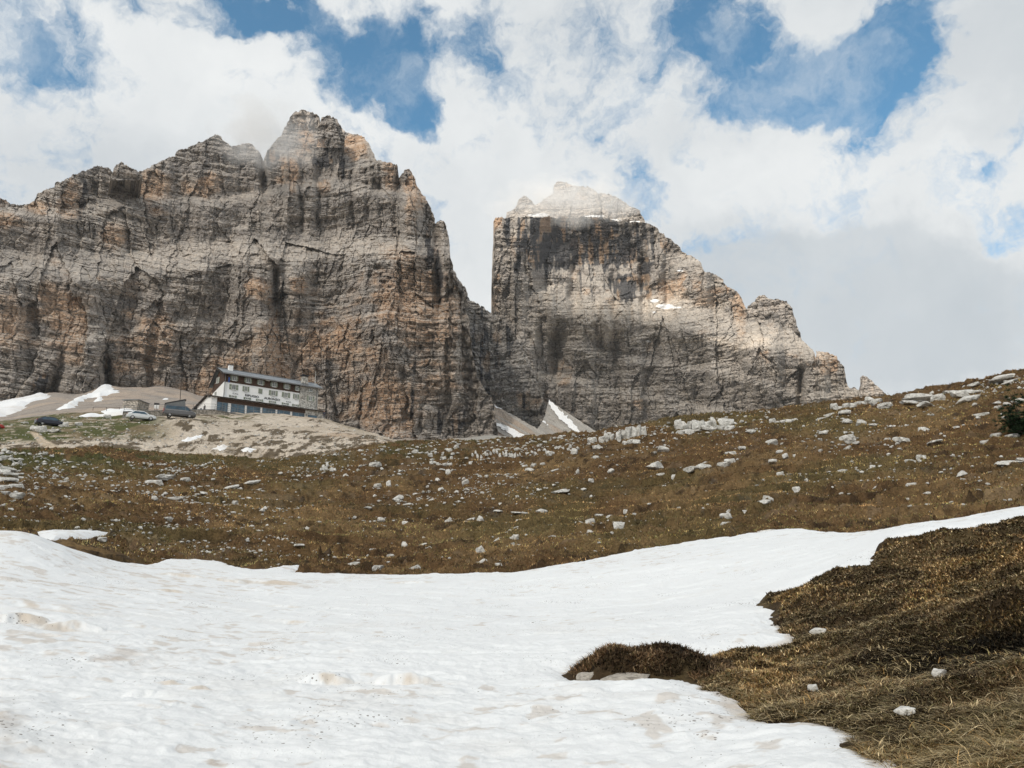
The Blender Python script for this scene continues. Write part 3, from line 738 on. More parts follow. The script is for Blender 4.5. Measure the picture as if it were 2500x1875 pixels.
def L_ext(x, y):
    e = 24 * np.exp(-((x - 409) / 5) ** 2 - ((y - 957) / 7) ** 4)               # cave mouth
    e += 32 * np.exp(-((x - 640 - .12 * (y - 400)) / 9) ** 2) * sstep(520, 440, y) * sstep(370, 400, y)   # notch between the two summits
    e += 22 * np.exp(-((x - (120 + (1000 - y) * .25)) / 13) ** 2) * sstep(860, 960, y)   # dark cleft over the left snow
    e += 20 * np.exp(-((x - (268 - (950 - y) * .12)) / 9) ** 2) * sstep(820, 930, y)
    e += 22 * np.exp(-((x - 672) / 8) ** 2) * sstep(640, 670, y) * sstep(760, 735, y)
    e += 26 * np.exp(-((x - (1068 + (y - 600) * .03)) / 9) ** 2) * sstep(540, 600, y) * sstep(820, 700, y)
    e -= 14 * np.exp(-((x - 1005) / 26) ** 2) * sstep(430, 480, y) * sstep(590, 560, y)
    e -= 16 * np.exp(-((x - (640 + (y - 800) * .05)) / 26) ** 2) * sstep(650, 700, y) * sstep(960, 900, y)
    e -= 14 * np.exp(-((x - 725) / 28) ** 2) * sstep(640, 690, y) * sstep(800, 740, y)
    e -= 16 * np.exp(-((x - 960) / 75) ** 2) * sstep(620, 720, y)
    for bx, by, w, h, k in [(172,505,44,75,16),(120,520,26,60,12),(385,452,34,46,16),(505,465,38,56,16),(560,440,22,44,9),(712,435,20,52,18),(756,440,17,52,15),(800,462,20,42,16),(838,440,18,50,12),(880,445,16,52,14),(912,440,15,56,14),(946,442,17,58,15),(1003,455,24,70,20),(1002,540,34,50,18),(660,570,20,28,9),(590,575,26,22,9),(272,580,36,40,12),(1090,560,22,50,16),(1098,700,26,100,14),(620,700,46,90,14),(726,690,30,60,14),(645,850,30,80,14),(385,810,50,90,12),(200,760,45,120,10),(25,800,40,110,12)]:
        wx = x + 5 * fbm(x / 30, y / 30, 3, 900); wy = y + 5 * fbm(x / 25, y / 25, 3, 905)
        e -= k * np.exp(-(np.abs((wx - bx) / w) ** 5 + np.abs((wy - by) / np.where(wy > by, h * 2.6, h)) ** 4))
    return e
def sc3(l): return [((b[0]) / 1.7696, 240 + b[1] / 1.7696, b[2] / 1.7696, b[3] / 1.7696) + tuple(b[4:]) for b in l]
def sc4(l): return [(1150 + b[0] / 2.0109, 400 + b[1] / 2.0109, b[2] / 2.0109, b[3] / 2.0109) + tuple(b[4:]) for b in l]
L_or = sc3([(310,440,70,70),(40,560,120,60),(170,460,70,60),(680,370,80,60),(880,390,80,75),(480,600,70,70),(1260,340,45,80),(1410,390,40,50),(1770,490,55,130),(1760,390,32,50),(1690,340,40,70),(1540,200,50,50),(1320,170,60,90,.6),(1100,820,95,100),(1280,800,60,70),(1150,1080,70,120),(1750,850,160,230),(1900,950,90,170),(660,1000,90,110),(1500,1050,260,220,.8),(1700,1300,320,190,.9),(1050,1230,300,120,.6),(300,1000,140,200,.5),(60,1000,80,140,.6),(560,1200,120,100,.6)])
L_dk = sc3([(560,600,25,60,.7),(1170,260,40,60,.7),(1440,250,70,60,.6),(1200,900,18,90,.8),(1870,640,22,120,.9),(1900,780,26,120,.7),(480,1190,30,90,.9),(180,1250,45,60,.9),(1780,1330,30,120,.6),(1940,1420,100,80,.5),(370,400,16,60,.7)])
L_pl = sc3([(1000,660,450,45),(700,720,300,20,.7),(1550,640,250,40,.8),(1000,420,120,40,.5)])
L1 = cliff_patch(L_SKY, 1125, L_R0, 1000, 1.2, L_set, L_ext, orange=L_or, darkw=L_dk, pale=L_pl, palek=.4)
L2 = cliff_patch(cv([(478,330),(490,310),(525,272),(545,285),(580,305),(605,318),(618,330)], *s3), 440, 770, 1100, 1.3, jag=3)
L3 = cliff_patch(cv([(1370,120),(1385,100),(1395,80),(1420,75),(1455,90),(1470,125),(1490,160)], *s3), 360, 800, 1150, 1.3, jag=3, hue=.15)
L4 = cliff_patch([(-300,500),(-100,490),(0,483),(17,495),(62,501),(80,520)], 620, 860, 1180, 1.3, jag=3)
join_patches('mountain', [L1, L2, L3, L4], 'huge layered grey and ochre rock massif filling the left half, with a double summit')

R_SKY = cv([(95,800),(98,740),(101,660),(103,580),(105,500),(107,440),(109,390),(111,340),(114,290),(119,266),(165,262),(300,262),(500,262),(640,262),(700,280),(850,290),(890,300),(940,345),(1000,385),(1040,430),(1090,450),(1130,490),(1140,530),(1180,535),(1225,555),(1260,600),(1320,640),(1335,680),(1365,740),(1380,733),(1420,720),(1480,720),(1510,740),(1560,800),(1620,860),(1650,880),(1685,925),(1692,960),(1700,918),(1740,925),(1790,945),(1830,1000),(1835,1050),(1855,1100),(1900,1112),(1912,1150)], *s4)
R_CAP = cv([(160,275),(175,245),(225,215),(245,170),(265,158),(300,178),(315,200),(345,190),(370,165),(407,140),(410,100),(425,85),(460,85),(490,105),(540,110),(575,110),(625,145),(680,150),(740,170),(770,200),(820,225),(845,265),(856,300)], *s4)
R_SH = cv([(1345,720),(1375,690),(1420,650),(1445,645),(1465,660),(1500,665),(1550,680),(1575,710),(1600,790),(1620,850),(1632,880)], *s4)
R_PIN = cv([(1840,1105),(1880,1095),(1905,1112),(1911,1080),(1905,1060),(1920,1040),(1945,1045),(1960,1060),(2000,1090),(2030,1130)], *s4)
def R_R0(x, y):
    return 950 + sint(x, [1195, 1300, 1500, 1700, 1850, 1960, 2100], [-10, 0, 10, -10, -50, -50, -40])
def R_set(x, y, h):
    led = np.interp(x, [1200, 1330, 1480, 1600, 1800, 1960], [700, 735, 760, 765, 820, 850])
    t = led - y; w = sstep(1290, 1380, x)
    wall = np.interp(x, [1300, 1450, 1560, 1640, 1700], [650, 690, 715, 640, 560])
    return h * .16 + 16 * sstep(-120, -92, t + 10 * np.sin(x / 60)) + 14 * sstep(-205, -180, t + 10 * np.sin(x / 80)) + w * (90 * sstep(-30, 60, t)) + w * 40 * sstep(wall + 10, wall - 20, y) * sstep(1620, 1570, x)
def R_ext(x, y):
    e = 30 * np.exp(-((x - 1355) / 13) ** 2) * sstep(780, 860, y) * sstep(960, 900, y)
    e += 22 * np.exp(-((x - 1570) / 11) ** 2) * sstep(600, 640, y) * sstep(720, 700, y)
    for bx, by, w, h, k in [(1240,600,46,75,14),(1365,660,28,50,30),(1450,690,42,45,30),(1535,690,28,35,26),(1500,745,32,30,26),(1690,690,50,50,32),(1600,640,22,40,18),(1280,640,30,110,14),(1860,780,50,60,22),(1990,900,32,50,22),(1420,880,34,110,12),(1545,900,26,90,10),(1650,880,40,90,12),(1760,900,36,80,12),(1290,900,30,130,16),(1780,720,34,34,18),(1330,740,24,26,14)]:
        wx = x + 6 * fbm(x / 30, y / 30, 3, 910); wy = y + 6 * fbm(x / 25, y / 25, 3, 915); e -= 1.5 * k * np.exp(-(np.abs((wx - bx) / w) ** 6 + np.abs((wy - by) / np.where(wy > by, h * 3.2, h)) ** 4))
    e += 22 * np.exp(-((x - (1962 + (y - 900) * -.12)) / 7) ** 2) * sstep(880, 910, y)
    return e
R_or = sc4([(130,300,30,70),(140,560,45,140,.8),(620,360,160,60,.6),(760,450,60,120,.6),(1040,640,90,70),(1320,720,50,60),(1720,970,80,70,1.1),(700,680,55,45),(560,620,60,50,.7),(840,1190,35,45),(480,1040,45,45),(1440,930,60,70,.7),(1160,790,140,60,.6),(350,1180,60,60,.7),(560,540,60,40,.6),(1200,580,80,50,.6),(1000,600,120,80,.7),(1150,640,120,80,.8),(1330,770,80,80,.8),(1480,830,110,90,.8),(1600,930,90,80,.8),(1760,1000,90,80,1),(960,650,70,50,.8)])
R_dk = sc4([(430,380,210,140,1.3),(660,370,160,140,1.25),(740,600,60,70),(860,560,45,120,1.0),(450,470,70,60),(900,400,60,100,.6)])
R_pl = sc4([(760,730,330,60),(950,690,150,50),(620,700,150,40),(1230,860,140,30),(600,830,260,30,.6),(1400,850,120,40,.7),(1060,870,200,16,.7)])
R_sn = sc4([(955,700,60,13),(900,672,24,9),(1000,705,40,6),(1025,525,22,6),(870,872,16,5),(900,728,14,5),(70,885,8,5),(5,860,5,7)])
R1 = cliff_patch(R_SKY, 1125, R_R0, 2000, 1.2, R_set, R_ext, orange=R_or, darkw=R_dk, pale=R_pl, snowb=R_sn, hue=-.16, rough=.9, bright=(.86, .84, .815))
R2 = cliff_patch(R_CAP, 585, 1215, 2100, 1.2, lambda x, y, h: h * .5, pale=[(1330,530,160,40,.6)], snowb=sc4([(335,252,60,12),(600,256,60,6),(700,276,40,5),(800,284,35,5),(150,265,30,4)]), hue=-.1, rough=.8)
R3 = cliff_patch(R_SH, 900, 1180, 2200, 1.2, hue=-.2, rough=.8)
R4 = cliff_patch(R_PIN, 1010, 1040, 2300, 1.0, hue=-.1, rough=.55, jag=2)
GUL = cliff_patch(cv([(1860,600),(1930,700),(1985,790),(2010,830),(2030,865),(2080,895),(2115,928),(2150,935),(2200,990),(2250,1060),(2300,1170),(2345,1290),(2356,1330),(2362,1480)], *s3), 1125, lambda x, y: np.interp(x, [1050, 1200, 1260, 1335], [860, 880, 860, 850]), 2400, 1.25, darkw=sc3([(2100,1100,110,220,.55)]), orange=sc3([(2290,1290,50,60,.8)]), snowb=sc3([(2092,1065,8,5)]), hue=-.2, rough=.8, jag=5, bright=(.95,.96,.97))
join_patches('mountain', [R1, R2, R3, R4, GUL], 'tall castle shaped rock tower on the right with a black streaked upper wall and misty top')

#@@PART3

def scree_fan():
    sky = np.array([(1120,1086),(1150,1073),(1176,1060),(1196,1046),(1200,1000),(1204,988),(1232,1003),(1265,1020),(1295,1038),(1312,1046),(1322,1034),(1331,1014),(1336,990),(1340,976),(1362,992),(1395,1014),(1430,1037),(1455,1053),(1500,1075)], float)
    xs = np.arange(1120, 1500, .9); yt = np.interp(xs, sky[:, 0], sky[:, 1]) + 2.0 * (vn2(xs / 5, xs * 0, 3) - .5); nr = 130
    v = np.linspace(0, 1, nr)[:, None]; IXm = np.broadcast_to(xs, (nr, len(xs))).copy(); IYm = 1100 + (yt - 1100)[None] * v
    ph, te = pol(IXm, IYm); h = (1100 - IYm) / FPX * 720
    r = 705 + 1.35 * h + 2.2 * fbm(IXm / 26 + IYm / 40, (IYm - .62 * IXm) / 9, 5, 811) + .8 * fbm(IXm / 4, IYm / 4, 4, 813)
    P = np.stack([r * np.sin(ph), r * np.cos(ph), r * te], -1)
    run = fbm((IYm - .62 * (IXm - 1200)) / 7, IXm / 120, 4, 821); g_ = fbm(IXm / 3, IYm / 3, 4, 823)
    c = lerp(np.zeros(ph.shape + (3,)) + A(.33, .31, .285), A(.42, .395, .36), sstep(-.3, .3, run + .5 * g_))
    c = lerp(c, A(.38, .29, .22), sstep(.12, .4, fbm((IYm - .62 * (IXm - 1200)) / 14, IXm / 200, 3, 825)) * .7)
    c = lerp(c, A(.2, .185, .17), sstep(.25, .5, g_ + .3 * run) * .6)
    o = link('scree', np_mesh('scree', P.reshape(-1, 3), grid_faces(*ph.shape), c.reshape(-1, 3)), M['ground']); tag(o, 'grey scree fan at the foot of the gully between the two mountains', 'scree', kind='structure')
    for poly, lab in [([(1200,1030),(1225,1036),(1250,1046),(1272,1058),(1296,1071),(1258,1073),(1238,1056),(1216,1043),(1200,1040)], 'wide snow streak low on the scree at the foot of the gully'),
                      ([(1341,977),(1349,984),(1369,1003),(1386,1018),(1402,1036),(1424,1061),(1408,1064),(1388,1041),(1366,1024),(1352,1006),(1342,994)], 'long narrow snow streak running down the right scree cone'),
                      ([(1318,1026),(1327,1027),(1343,1041),(1337,1042)], 'short snow sliver on the scree between the two long streaks'),
                      ([(1203,988),(1212,990),(1228,1001),(1222,1002),(1206,994)], 'small snow remnant at the top of the left scree cone')]:
        d = sdf(IXm + 5 * fbm(IXm / 9, IYm / 7, 4, 831), IYm + 4 * fbm(IXm / 9, IYm / 7, 4, 832), np.array(poly, float)) > 0
        fm = d[:-1, :-1] & d[1:, 1:] & d[:-1, 1:] & d[1:, :-1]
        q = P - np.stack([np.sin(ph), np.cos(ph), 0 * ph - .3], -1) * 1.0
        co, fc, cc = compact(q.reshape(-1, 3), grid_faces(*ph.shape, fm), np.full((ph.size, 3), .84))
        tag(link('snow_patch', np_mesh('snow_patch', co, fc, cc), M['snow']), lab, 'snow patch', 'old snow patches', 'structure')
scree_fan()
# wisps of cloud caught on the summits
def mist(name, x, y, r, sx, sy, sz, dens, seed, label):
    bm = bmesh.new(); bmesh.ops.create_icosphere(bm, subdivisions=3, radius=1.0)
    me = bpy.data.meshes.new(name); bm.to_mesh(me); bm.free()
    m_ = bpy.data.materials.new('mist'); m_.use_nodes = True; nt = m_.node_tree; nt.nodes.clear()
    out = nt.nodes.new('ShaderNodeOutputMaterial'); vp = nt.nodes.new('ShaderNodeVolumePrincipled'); nt.links.new(vp.outputs[0], out.inputs['Volume'])
    vp.inputs['Color'].default_value = (.97, .97, .97, 1); vp.inputs['Anisotropy'].default_value = .0
    tc = nt.nodes.new('ShaderNodeTexCoord'); ln = nt.nodes.new('ShaderNodeVectorMath'); ln.operation = 'LENGTH'; nt.links.new(tc.outputs['Object'], ln.inputs[0])
    mp = nt.nodes.new('ShaderNodeMapping'); mp.inputs['Scale'].default_value = (sx / 30, sy / 30, sz / 24); mp.inputs['Location'].default_value = (seed, 0, 0); nt.links.new(tc.outputs['Object'], mp.inputs['Vector'])
    n = noise(nt, mp.outputs['Vector'], 1.0, 5, .6, .6)
    d = mathn(nt, 'SUBTRACT', n, mathn(nt, 'MULTIPLY', ln.outputs['Value'], .34)); d = mathn(nt, 'SUBTRACT', d, .17, clamp=True)
    d = mathn(nt, 'MULTIPLY', d, dens * 4); nt.links.new(d, vp.inputs['Density'])
    me.materials.append(m_); o = link(name, me); p = at(x, y, r); o.location = p; o.scale = (sx, sy, sz); o.rotation_euler = (0, 0, -math.atan2(p[0], p[1]))
    tag(o, label, 'mist', kind='stuff')
mist('mist', 1385, 492, 1120, 140, 60, 44, .018, 3.0, 'thin cloud wisps drifting over the top of the right tower')
mist('mist', 650, 330, 760, 60, 45, 42, .016, 9.0, 'faint cloud behind the notch left of the main summit')
# ------------------------------------------------------------------ rocks
def rock_variant(seed, style):
    """faceted limestone block about 1x1x1, base at z=0"""
    rg = np.random.default_rng(seed)
    bm = bmesh.new(); bmesh.ops.create_icosphere(bm, subdivisions=4, radius=.62)
    co = np.array([v.co[:] for v in bm.verts])
    co *= np.array([1.0, 1.0, 1.0]) * rg.uniform(.85, 1.1, 3)
    nc = {'block': 13, 'slab': 12, 'round': 16, 'tooth': 12}[style]
    for k in range(nc):
        n = rg.normal(size=3)
        if style == 'block' and k < 6:
            n = np.eye(3)[k % 3] * (1 if k < 3 else -1) + rg.normal(size=3) * .22
        if style == 'slab' and k < 2: n = np.array([0, 0, 1 if k == 0 else -1.]) + rg.normal(size=3) * .15
        if style == 'tooth' and k < 4: n = np.array([math.cos(k * 1.57), math.sin(k * 1.57), .15]) + rg.normal(size=3) * .2
        n /= np.linalg.norm(n); lim = rg.uniform(.30, .47)
        dd = co @ n; m = dd > lim
        co[m] -= np.outer((dd[m] - lim) * .985, n)
    q = co * 3.1 + seed * 3.7
    nz = fbm(q[:, 0] + q[:, 2] * .7, q[:, 1] - q[:, 2] * .9, 4, seed)
    cr = ridge(q[:, 0] * .6 + q[:, 2] * .3, q[:, 1] * .6 + q[:, 2] * .5, 2, seed + 5)
    nn = co / np.linalg.norm(co, axis=1)[:, None]
    co += nn * (.085 * nz - .08 * sstep(.86, .97, cr))[:, None]
    lo, hi = co.min(0), co.max(0); co = (co - (lo + hi) / 2) / (hi - lo); co[:, 2] += .5
    for v, c in zip(bm.verts, co): v.co = c
    me = bpy.data.meshes.new('rock_' + style); bm.to_mesh(me); bm.free()
    me.materials.append(M['rock']); return me
STY = ['block', 'slab', 'round', 'tooth']
VAR = {s_: [rock_variant(100 + 17 * i + 3 * j, s_) for j in range(5)] for i, s_ in enumerate(STY)}
VARCO = {s_: [(np.array([v.co[:] for v in me.vertices], np.float32), np.array([p_.vertices[:] for p_ in me.polygons], np.int32)) for me in VAR[s_]] for s_ in STY}

def rock_tf(x, y, w, h, rmin, style, tilt=0.0, sink=.26, rnd=random):
    """base centre, size and turn of a rock seen at photo pixel x,y (middle) with pixel size w,h"""
    p, r = hit(x, y + .38 * h, rmin)
    px, py = r * math.sin(p), r * math.cos(p)
    d = r * math.hypot(1, 0.0); k = d / FPX * 1.03
    W, H = w * k, h * k
    dep = {'slab': max(.8 * W, .5 * H), 'block': .75 * (W + H) / 2, 'round': .85 * W, 'tooth': 1.1 * W}[style]
    dep = min(dep, 2.2 * W)
    z = float(gz(np.array([px]), np.array([py]))[0])
    return (px, py, z - sink * H), (W, dep, H * (1 + sink)), -p + rnd.uniform(-.25, .25), tilt

def add_rock(name, x, y, w, h, style, rmin, tilt=0.0, k=0):
    loc, sc, rz, tl = rock_tf(x, y, w, h, rmin, style, tilt)
    o = link(name, VAR[style][k % 5]); o.location = loc; o.scale = (sc[0] * 1.0, sc[1], sc[2] * .92)
    o.rotation_euler = (random.uniform(-.08, .08), tl, rz)
    return o

def cA(x, y, w, h): return 1250 + x / 4.424, 980 + y / 4.424, w / 4.424, h / 4.424
def cB(x, y, w, h): return 1750 + x / 3.95, 900 + y / 3.95, w / 3.95, h / 3.95
def cC(x, y, w, h): return 850 + x / 4.147, 1040 + y / 4.147, w / 4.147, h / 4.147
def cE(x, y, w, h): return 2200 + x / 4.147, 900 + y / 4.147, w / 4.147, h / 4.147
def c6(x, y, w, h): return x / 1.7696, 1000 + y / 1.7696, w / 1.7696, h / 1.7696
BIG = []
for f, l in ((cA, [(870,430,110,70,'block'),(910,490,100,60,'round'),(1540,660,190,100,'round'),(1630,540,130,70,'block'),(670,555,75,60,'block'),(1070,750,80,60,'round'),(320,1190,130,48,'slab'),(850,1330,110,75,'block'),(845,1390,80,55,'block'),(1170,1325,150,80,'block'),(710,1245,90,42,'round'),(40,1460,75,60,'block'),(320,1470,90,40,'slab'),(855,870,60,42,'round'),(530,990,190,40,'slab',-.2),(770,955,75,40,'round'),(1800,1100,40,36,'round'),(450,745,130,26,'slab',-.3),(190,705,115,42,'slab'),(1230,1140,60,48,'block'),(1060,1255,90,36,'slab'),(440,1430,100,32,'slab'),(620,1430,50,50,'block'),(400,580,70,50,'round'),(1770,765,105,60,'block'),(1920,735,130,60,'slab'),(2060,715,170,70,'slab'),(100,1258,110,32,'slab'),(1590,480,110,22,'slab'),(700,790,40,60,'tooth',.3),(140,650,70,40,'block'),(235,650,60,40,'block'),(330,640,60,36,'block'),(910,610,80,40,'slab',-.4),(950,1170,110,34,'slab'),(1600,750,90,30,'slab'),(2090,620,80,36,'slab')]),
             (cB, [(1255,655,145,82,'block'),(485,1235,105,70,'block'),(190,1345,180,75,'block'),(90,1440,110,50,'block'),(90,1480,100,50,'block'),(480,1575,215,85,'block'),(450,1305,150,44,'slab',-.3),(780,1130,75,52,'block',-.2),(615,1000,70,50,'block'),(760,828,55,40,'round'),(610,825,70,36,'slab'),(662,838,55,50,'tooth'),(1810,685,115,60,'slab',.2),(1720,690,60,42,'slab',.2),(1960,880,50,62,'block'),(1630,375,130,55,'block'),(540,690,120,60,'block',-.4),(250,745,85,40,'slab'),(135,790,110,40,'block'),(330,615,100,40,'slab'),(1240,470,110,40,'slab'),(1390,530,90,60,'block'),(1510,575,70,26,'slab'),(130,900,110,48,'block'),(70,940,130,50,'block'),(540,905,75,32,'slab'),(1210,960,95,30,'slab',-.2),(1505,955,45,40,'block'),(1270,790,70,34,'slab',-.3),(1570,1100,110,34,'slab',-.3),(1880,1085,90,50,'block'),(670,1325,85,30,'slab'),(1860,330,150,40,'slab'),(1085,430,110,40,'slab'),(1010,490,90,40,'block'),(1030,625,80,34,'slab'),(1260,520,90,40,'slab'),(90,500,150,70,'block'),(1345,740,60,26,'slab'),(1000,795,40,30,'block')]),
             (cE, [(1040,130,215,50,'slab',-.1),(1100,160,150,26,'slab',-.3),(630,240,200,60,'slab',-.1),(610,300,130,62,'block'),(700,345,200,56,'slab',-.35),(370,290,125,62,'block'),(170,285,270,78,'block'),(245,385,130,45,'round'),(800,445,140,34,'slab'),(980,395,62,40,'block'),(970,355,75,36,'round'),(1080,390,65,40,'block'),(210,920,80,65,'block'),(85,990,95,44,'slab',.3),(100,1135,95,50,'block'),(625,1040,100,56,'round',-.4),(1085,945,230,34,'slab'),(1050,970,120,26,'slab'),(850,680,90,40,'block'),(955,637,90,46,'block'),(1115,620,120,44,'block'),(225,610,100,46,'slab'),(1215,890,75,40,'slab'),(770,830,72,34,'slab',.2),(270,1262,80,30,'slab'),(345,750,130,26,'slab',-.2),(1210,330,80,44,'slab',-.2),(500,195,130,36,'slab',-.1),(740,195,100,30,'slab',-.1),(1040,465,40,34,'block')]),
             (cC, [(270,395,130,58,'block'),(340,955,80,60,'block',-.2),(520,715,115,52,'slab',-.5),(1035,955,90,62,'block',-.5),(300,1490,110,66,'block'),(680,1495,125,58,'block',-.3),(1075,1465,100,66,'block',-.2),(1050,1428,50,40,'round'),(1225,920,140,36,'slab',-.3),(880,975,110,36,'slab'),(255,1360,105,40,'slab',-.1),(440,1268,80,50,'block',-.4),(1375,1375,90,44,'slab',-.5),(1355,1235,85,72,'block',-.4),(1270,1270,140,30,'slab',-.2),(1660,1190,60,55,'block'),(1730,1200,52,36,'round'),(1690,1120,90,50,'block',-.4),(1510,1150,110,40,'slab',-.7),(1750,930,105,30,'slab'),(1195,600,75,48,'block',-.2),(410,570,50,66,'tooth'),(1035,1355,65,45,'block'),(820,1210,52,46,'round'),(1525,1440,75,32,'round'),(150,1405,140,40,'slab',-.5),(50,1450,140,36,'slab',-.3),(1340,935,70,70,'tooth'),(1245,355,50,50,'block'),(1010,470,52,70,'tooth'),(1095,240,50,45,'block'),(905,535,52,36,'slab'),(945,640,68,34,'round'),(400,1335,110,30,'slab'),(200,850,85,26,'slab'),(300,592,80,44,'block'),(1515,880,100,22,'slab'),(1740,865,190,24,'slab'),(90,1275,60,30,'round'),(250,1205,70,36,'block'),(760,1175,90,22,'slab',-.3),(690,690,90,28,'slab'),(600,795,90,22,'slab',-.2)]),
             (c6, [(670,294,70,22,'block'),(718,292,70,20,'block'),(800,292,40,20,'block'),(30,245,60,20,'block'),(10,262,50,24,'block'),(85,262,40,20,'block'),(25,215,40,16,'block'),(75,230,36,18,'block'),(40,298,50,18,'block'),(95,300,30,16,'block'),(70,345,50,18,'block'),(15,375,40,18,'block'),(40,330,44,16,'slab'),(60,285,60,24,'block'),(30,315,70,22,'block'),(20,345,60,20,'block'),(70,388,50,24,'block'),(720,463,45,17,'block'),(440,570,34,18,'round'),(735,606,40,9,'slab'),(1230,590,30,14,'block'),(1210,640,26,18,'block'),(1290,620,40,10,'slab'),(480,245,30,14,'block'),(230,200,10,16,'tooth'),(760,380,60,14,'slab'),(1090,305,80,16,'slab',-.3),(1000,325,70,16,'slab',-.3),(870,345,60,12,'slab')])):
    for q in l: BIG.append(f(*q[:4]) + (q[4], q[5] if len(q) > 5 else 0.0))
BIG = [b for b in BIG if not (b[1] > 1225 and b[0] > 2480)]
# a row of upright stones on the near crest, and the broken band left of it
for k in range(17):
    BIG.append((1155 + k * 7.4 + random.uniform(-2, 2), 1109 + random.uniform(-3, 4) + (1 if k < 5 else 0), random.uniform(4.5, 7), random.uniform(10, 15), 'tooth', random.uniform(-.25, .15)))
for k in range(14):
    BIG.append((1290 + k * 9.5 + random.uniform(-3, 3), 1107 - k * .4 + random.uniform(-8, 6), random.uniform(7, 12), random.uniform(7, 12), random.choice(['block', 'round', 'tooth']), 0))
for k in range(12):
    BIG.append((1060 + random.uniform(-20, 45), 1122 + random.uniform(-14, 14), random.uniform(7, 13), random.uniform(7, 11), random.choice(['block', 'round']), 0))
for k in range(12):
    BIG.append((785 + k * 3 + random.uniform(-3, 3), 1142 + random.uniform(-8, 6), random.uniform(6, 9), random.uniform(7, 12), 'tooth', -.2))

def band(y):
    return 'crest' if y < 0 else ''
def describe(x, y, w, h, style, tilt):
    size = 'small' if w < 18 else 'medium' if w < 30 else 'large'
    shape = {'slab': 'flat pale slab', 'block': 'blocky pale boulder', 'round': 'rounded pale boulder', 'tooth': 'upright pale stone'}[style]
    if abs(tilt) > .25: shape = 'tilted ' + shape
    xs = ['far left', 'left third', 'left of centre', 'right of centre', 'right third', 'far right'][min(5, int(max(x, 0) / 417))]
    top = np.interp(x, [0, 560, 900, 1290, 1640, 2090, 2500], [1098, 1122, 1097, 1070, 1023, 974, 904]); bot = np.interp(x, [0, 280, 720, 1060, 1500, 1990, 2500], [1300, 1388, 1410, 1413, 1367, 1300, 1249])
    f = (y - top) / (bot - top)
    fs = 'just under the skyline' if f < .16 else 'high on the slope' if f < .4 else 'halfway up the slope' if f < .66 else 'low on the slope' if f < .86 else 'just above the snow edge'
    return size, shape, xs, fs
groups = {}
rocks = []
for i, (x, y, w, h, st, tl) in enumerate(BIG):
    o = add_rock('boulder', x, y, w, h, st, 31 if x > 1500 else 33, tl, i)
    rocks.append((o, x, y)); groups.setdefault(describe(x, y, w, h, st, tl), []).append((x, o))
ORD = ['first', 'second', 'third', 'fourth', 'fifth', 'sixth', 'seventh', 'eighth', 'ninth', 'tenth', 'eleventh', 'twelfth', 'thirteenth', 'fourteenth', 'fifteenth', 'sixteenth', 'seventeenth', 'eighteenth', 'nineteenth', 'twentieth']
for (size, shape, xs, fs), l in groups.items():
    l.sort(key=lambda t: t[0]); n = len(l)
    for k, (x, o) in enumerate(l):
        lab = f'{size} {shape} {fs}, {xs}' + ('' if n == 1 else f', {ORD[min(k, 19)]} from left')
        tag(o, lab, 'boulder', 'pale limestone boulders on the heather slope')
# bedrock outcrops along the crest
def outcrop(label, blocks, rmin):
    co = []; fc = []; n = 0; o0 = None
    for i, (x, y, w, h) in enumerate(blocks):
        loc, sc, rz, tl = rock_tf(x, y, w, h, rmin, 'block')
        c, f = VARCO['block'][(i * 3) % 5]; q = c * np.array(sc); a = rz + random.uniform(-.2, .2)
        q = np.stack([q[:, 0] * math.cos(a) - q[:, 1] * math.sin(a), q[:, 0] * math.sin(a) + q[:, 1] * math.cos(a), q[:, 2]], 1)
        if o0 is None: o0 = np.array(loc)
        co.append(q + np.array(loc) - o0); fc.append(f + n); n += len(c)
    o = link('rock_outcrop', np_mesh('rock_outcrop', np.concatenate(co), np.concatenate(fc), smooth=False), M['rock']); o.location = o0
    return tag(o, label, 'outcrop', 'bedrock outcrops near the crest')
def wallrow(x0, y0, x1, y1, h, n, jit=.25):
    out = []
    for k in range(n):
        t = (k + .5) / n; w = (x1 - x0) / n * random.uniform(1.1, 1.5)
        out.append((x0 + (x1 - x0) * t, y0 + (y1 - y0) * t + random.uniform(-jit, jit) * h * .3, w, h * random.uniform(.75, 1.15)))
    return out
outcrop('long fissured white limestone ledge, largest outcrop just under the crest right of the centre', wallrow(1650, 1042, 1748, 1030, 26, 7) + wallrow(1655, 1052, 1790, 1042, 12, 7), 60)
outcrop('broad broken limestone face left of and below the longest white ledge', wallrow(1505, 1072, 1578, 1058, 26, 6) + wallrow(1520, 1080, 1560, 1076, 12, 3), 60)
outcrop('squat cracked limestone block beside the dark gap at the left end of the outcrops', wallrow(1463, 1078, 1500, 1076, 20, 3), 60)
outcrop('pale rock ledge of stepped blocks on the crest below the small pinnacle', wallrow(2030, 995, 2130, 978, 14, 7) + [(2140, 979, 26, 15)], 60)
outcrop('low ribbed outcrop barely breaking the turf under the right end of the cliffs', wallrow(1880, 1030, 1945, 1022, 10, 5), 60)
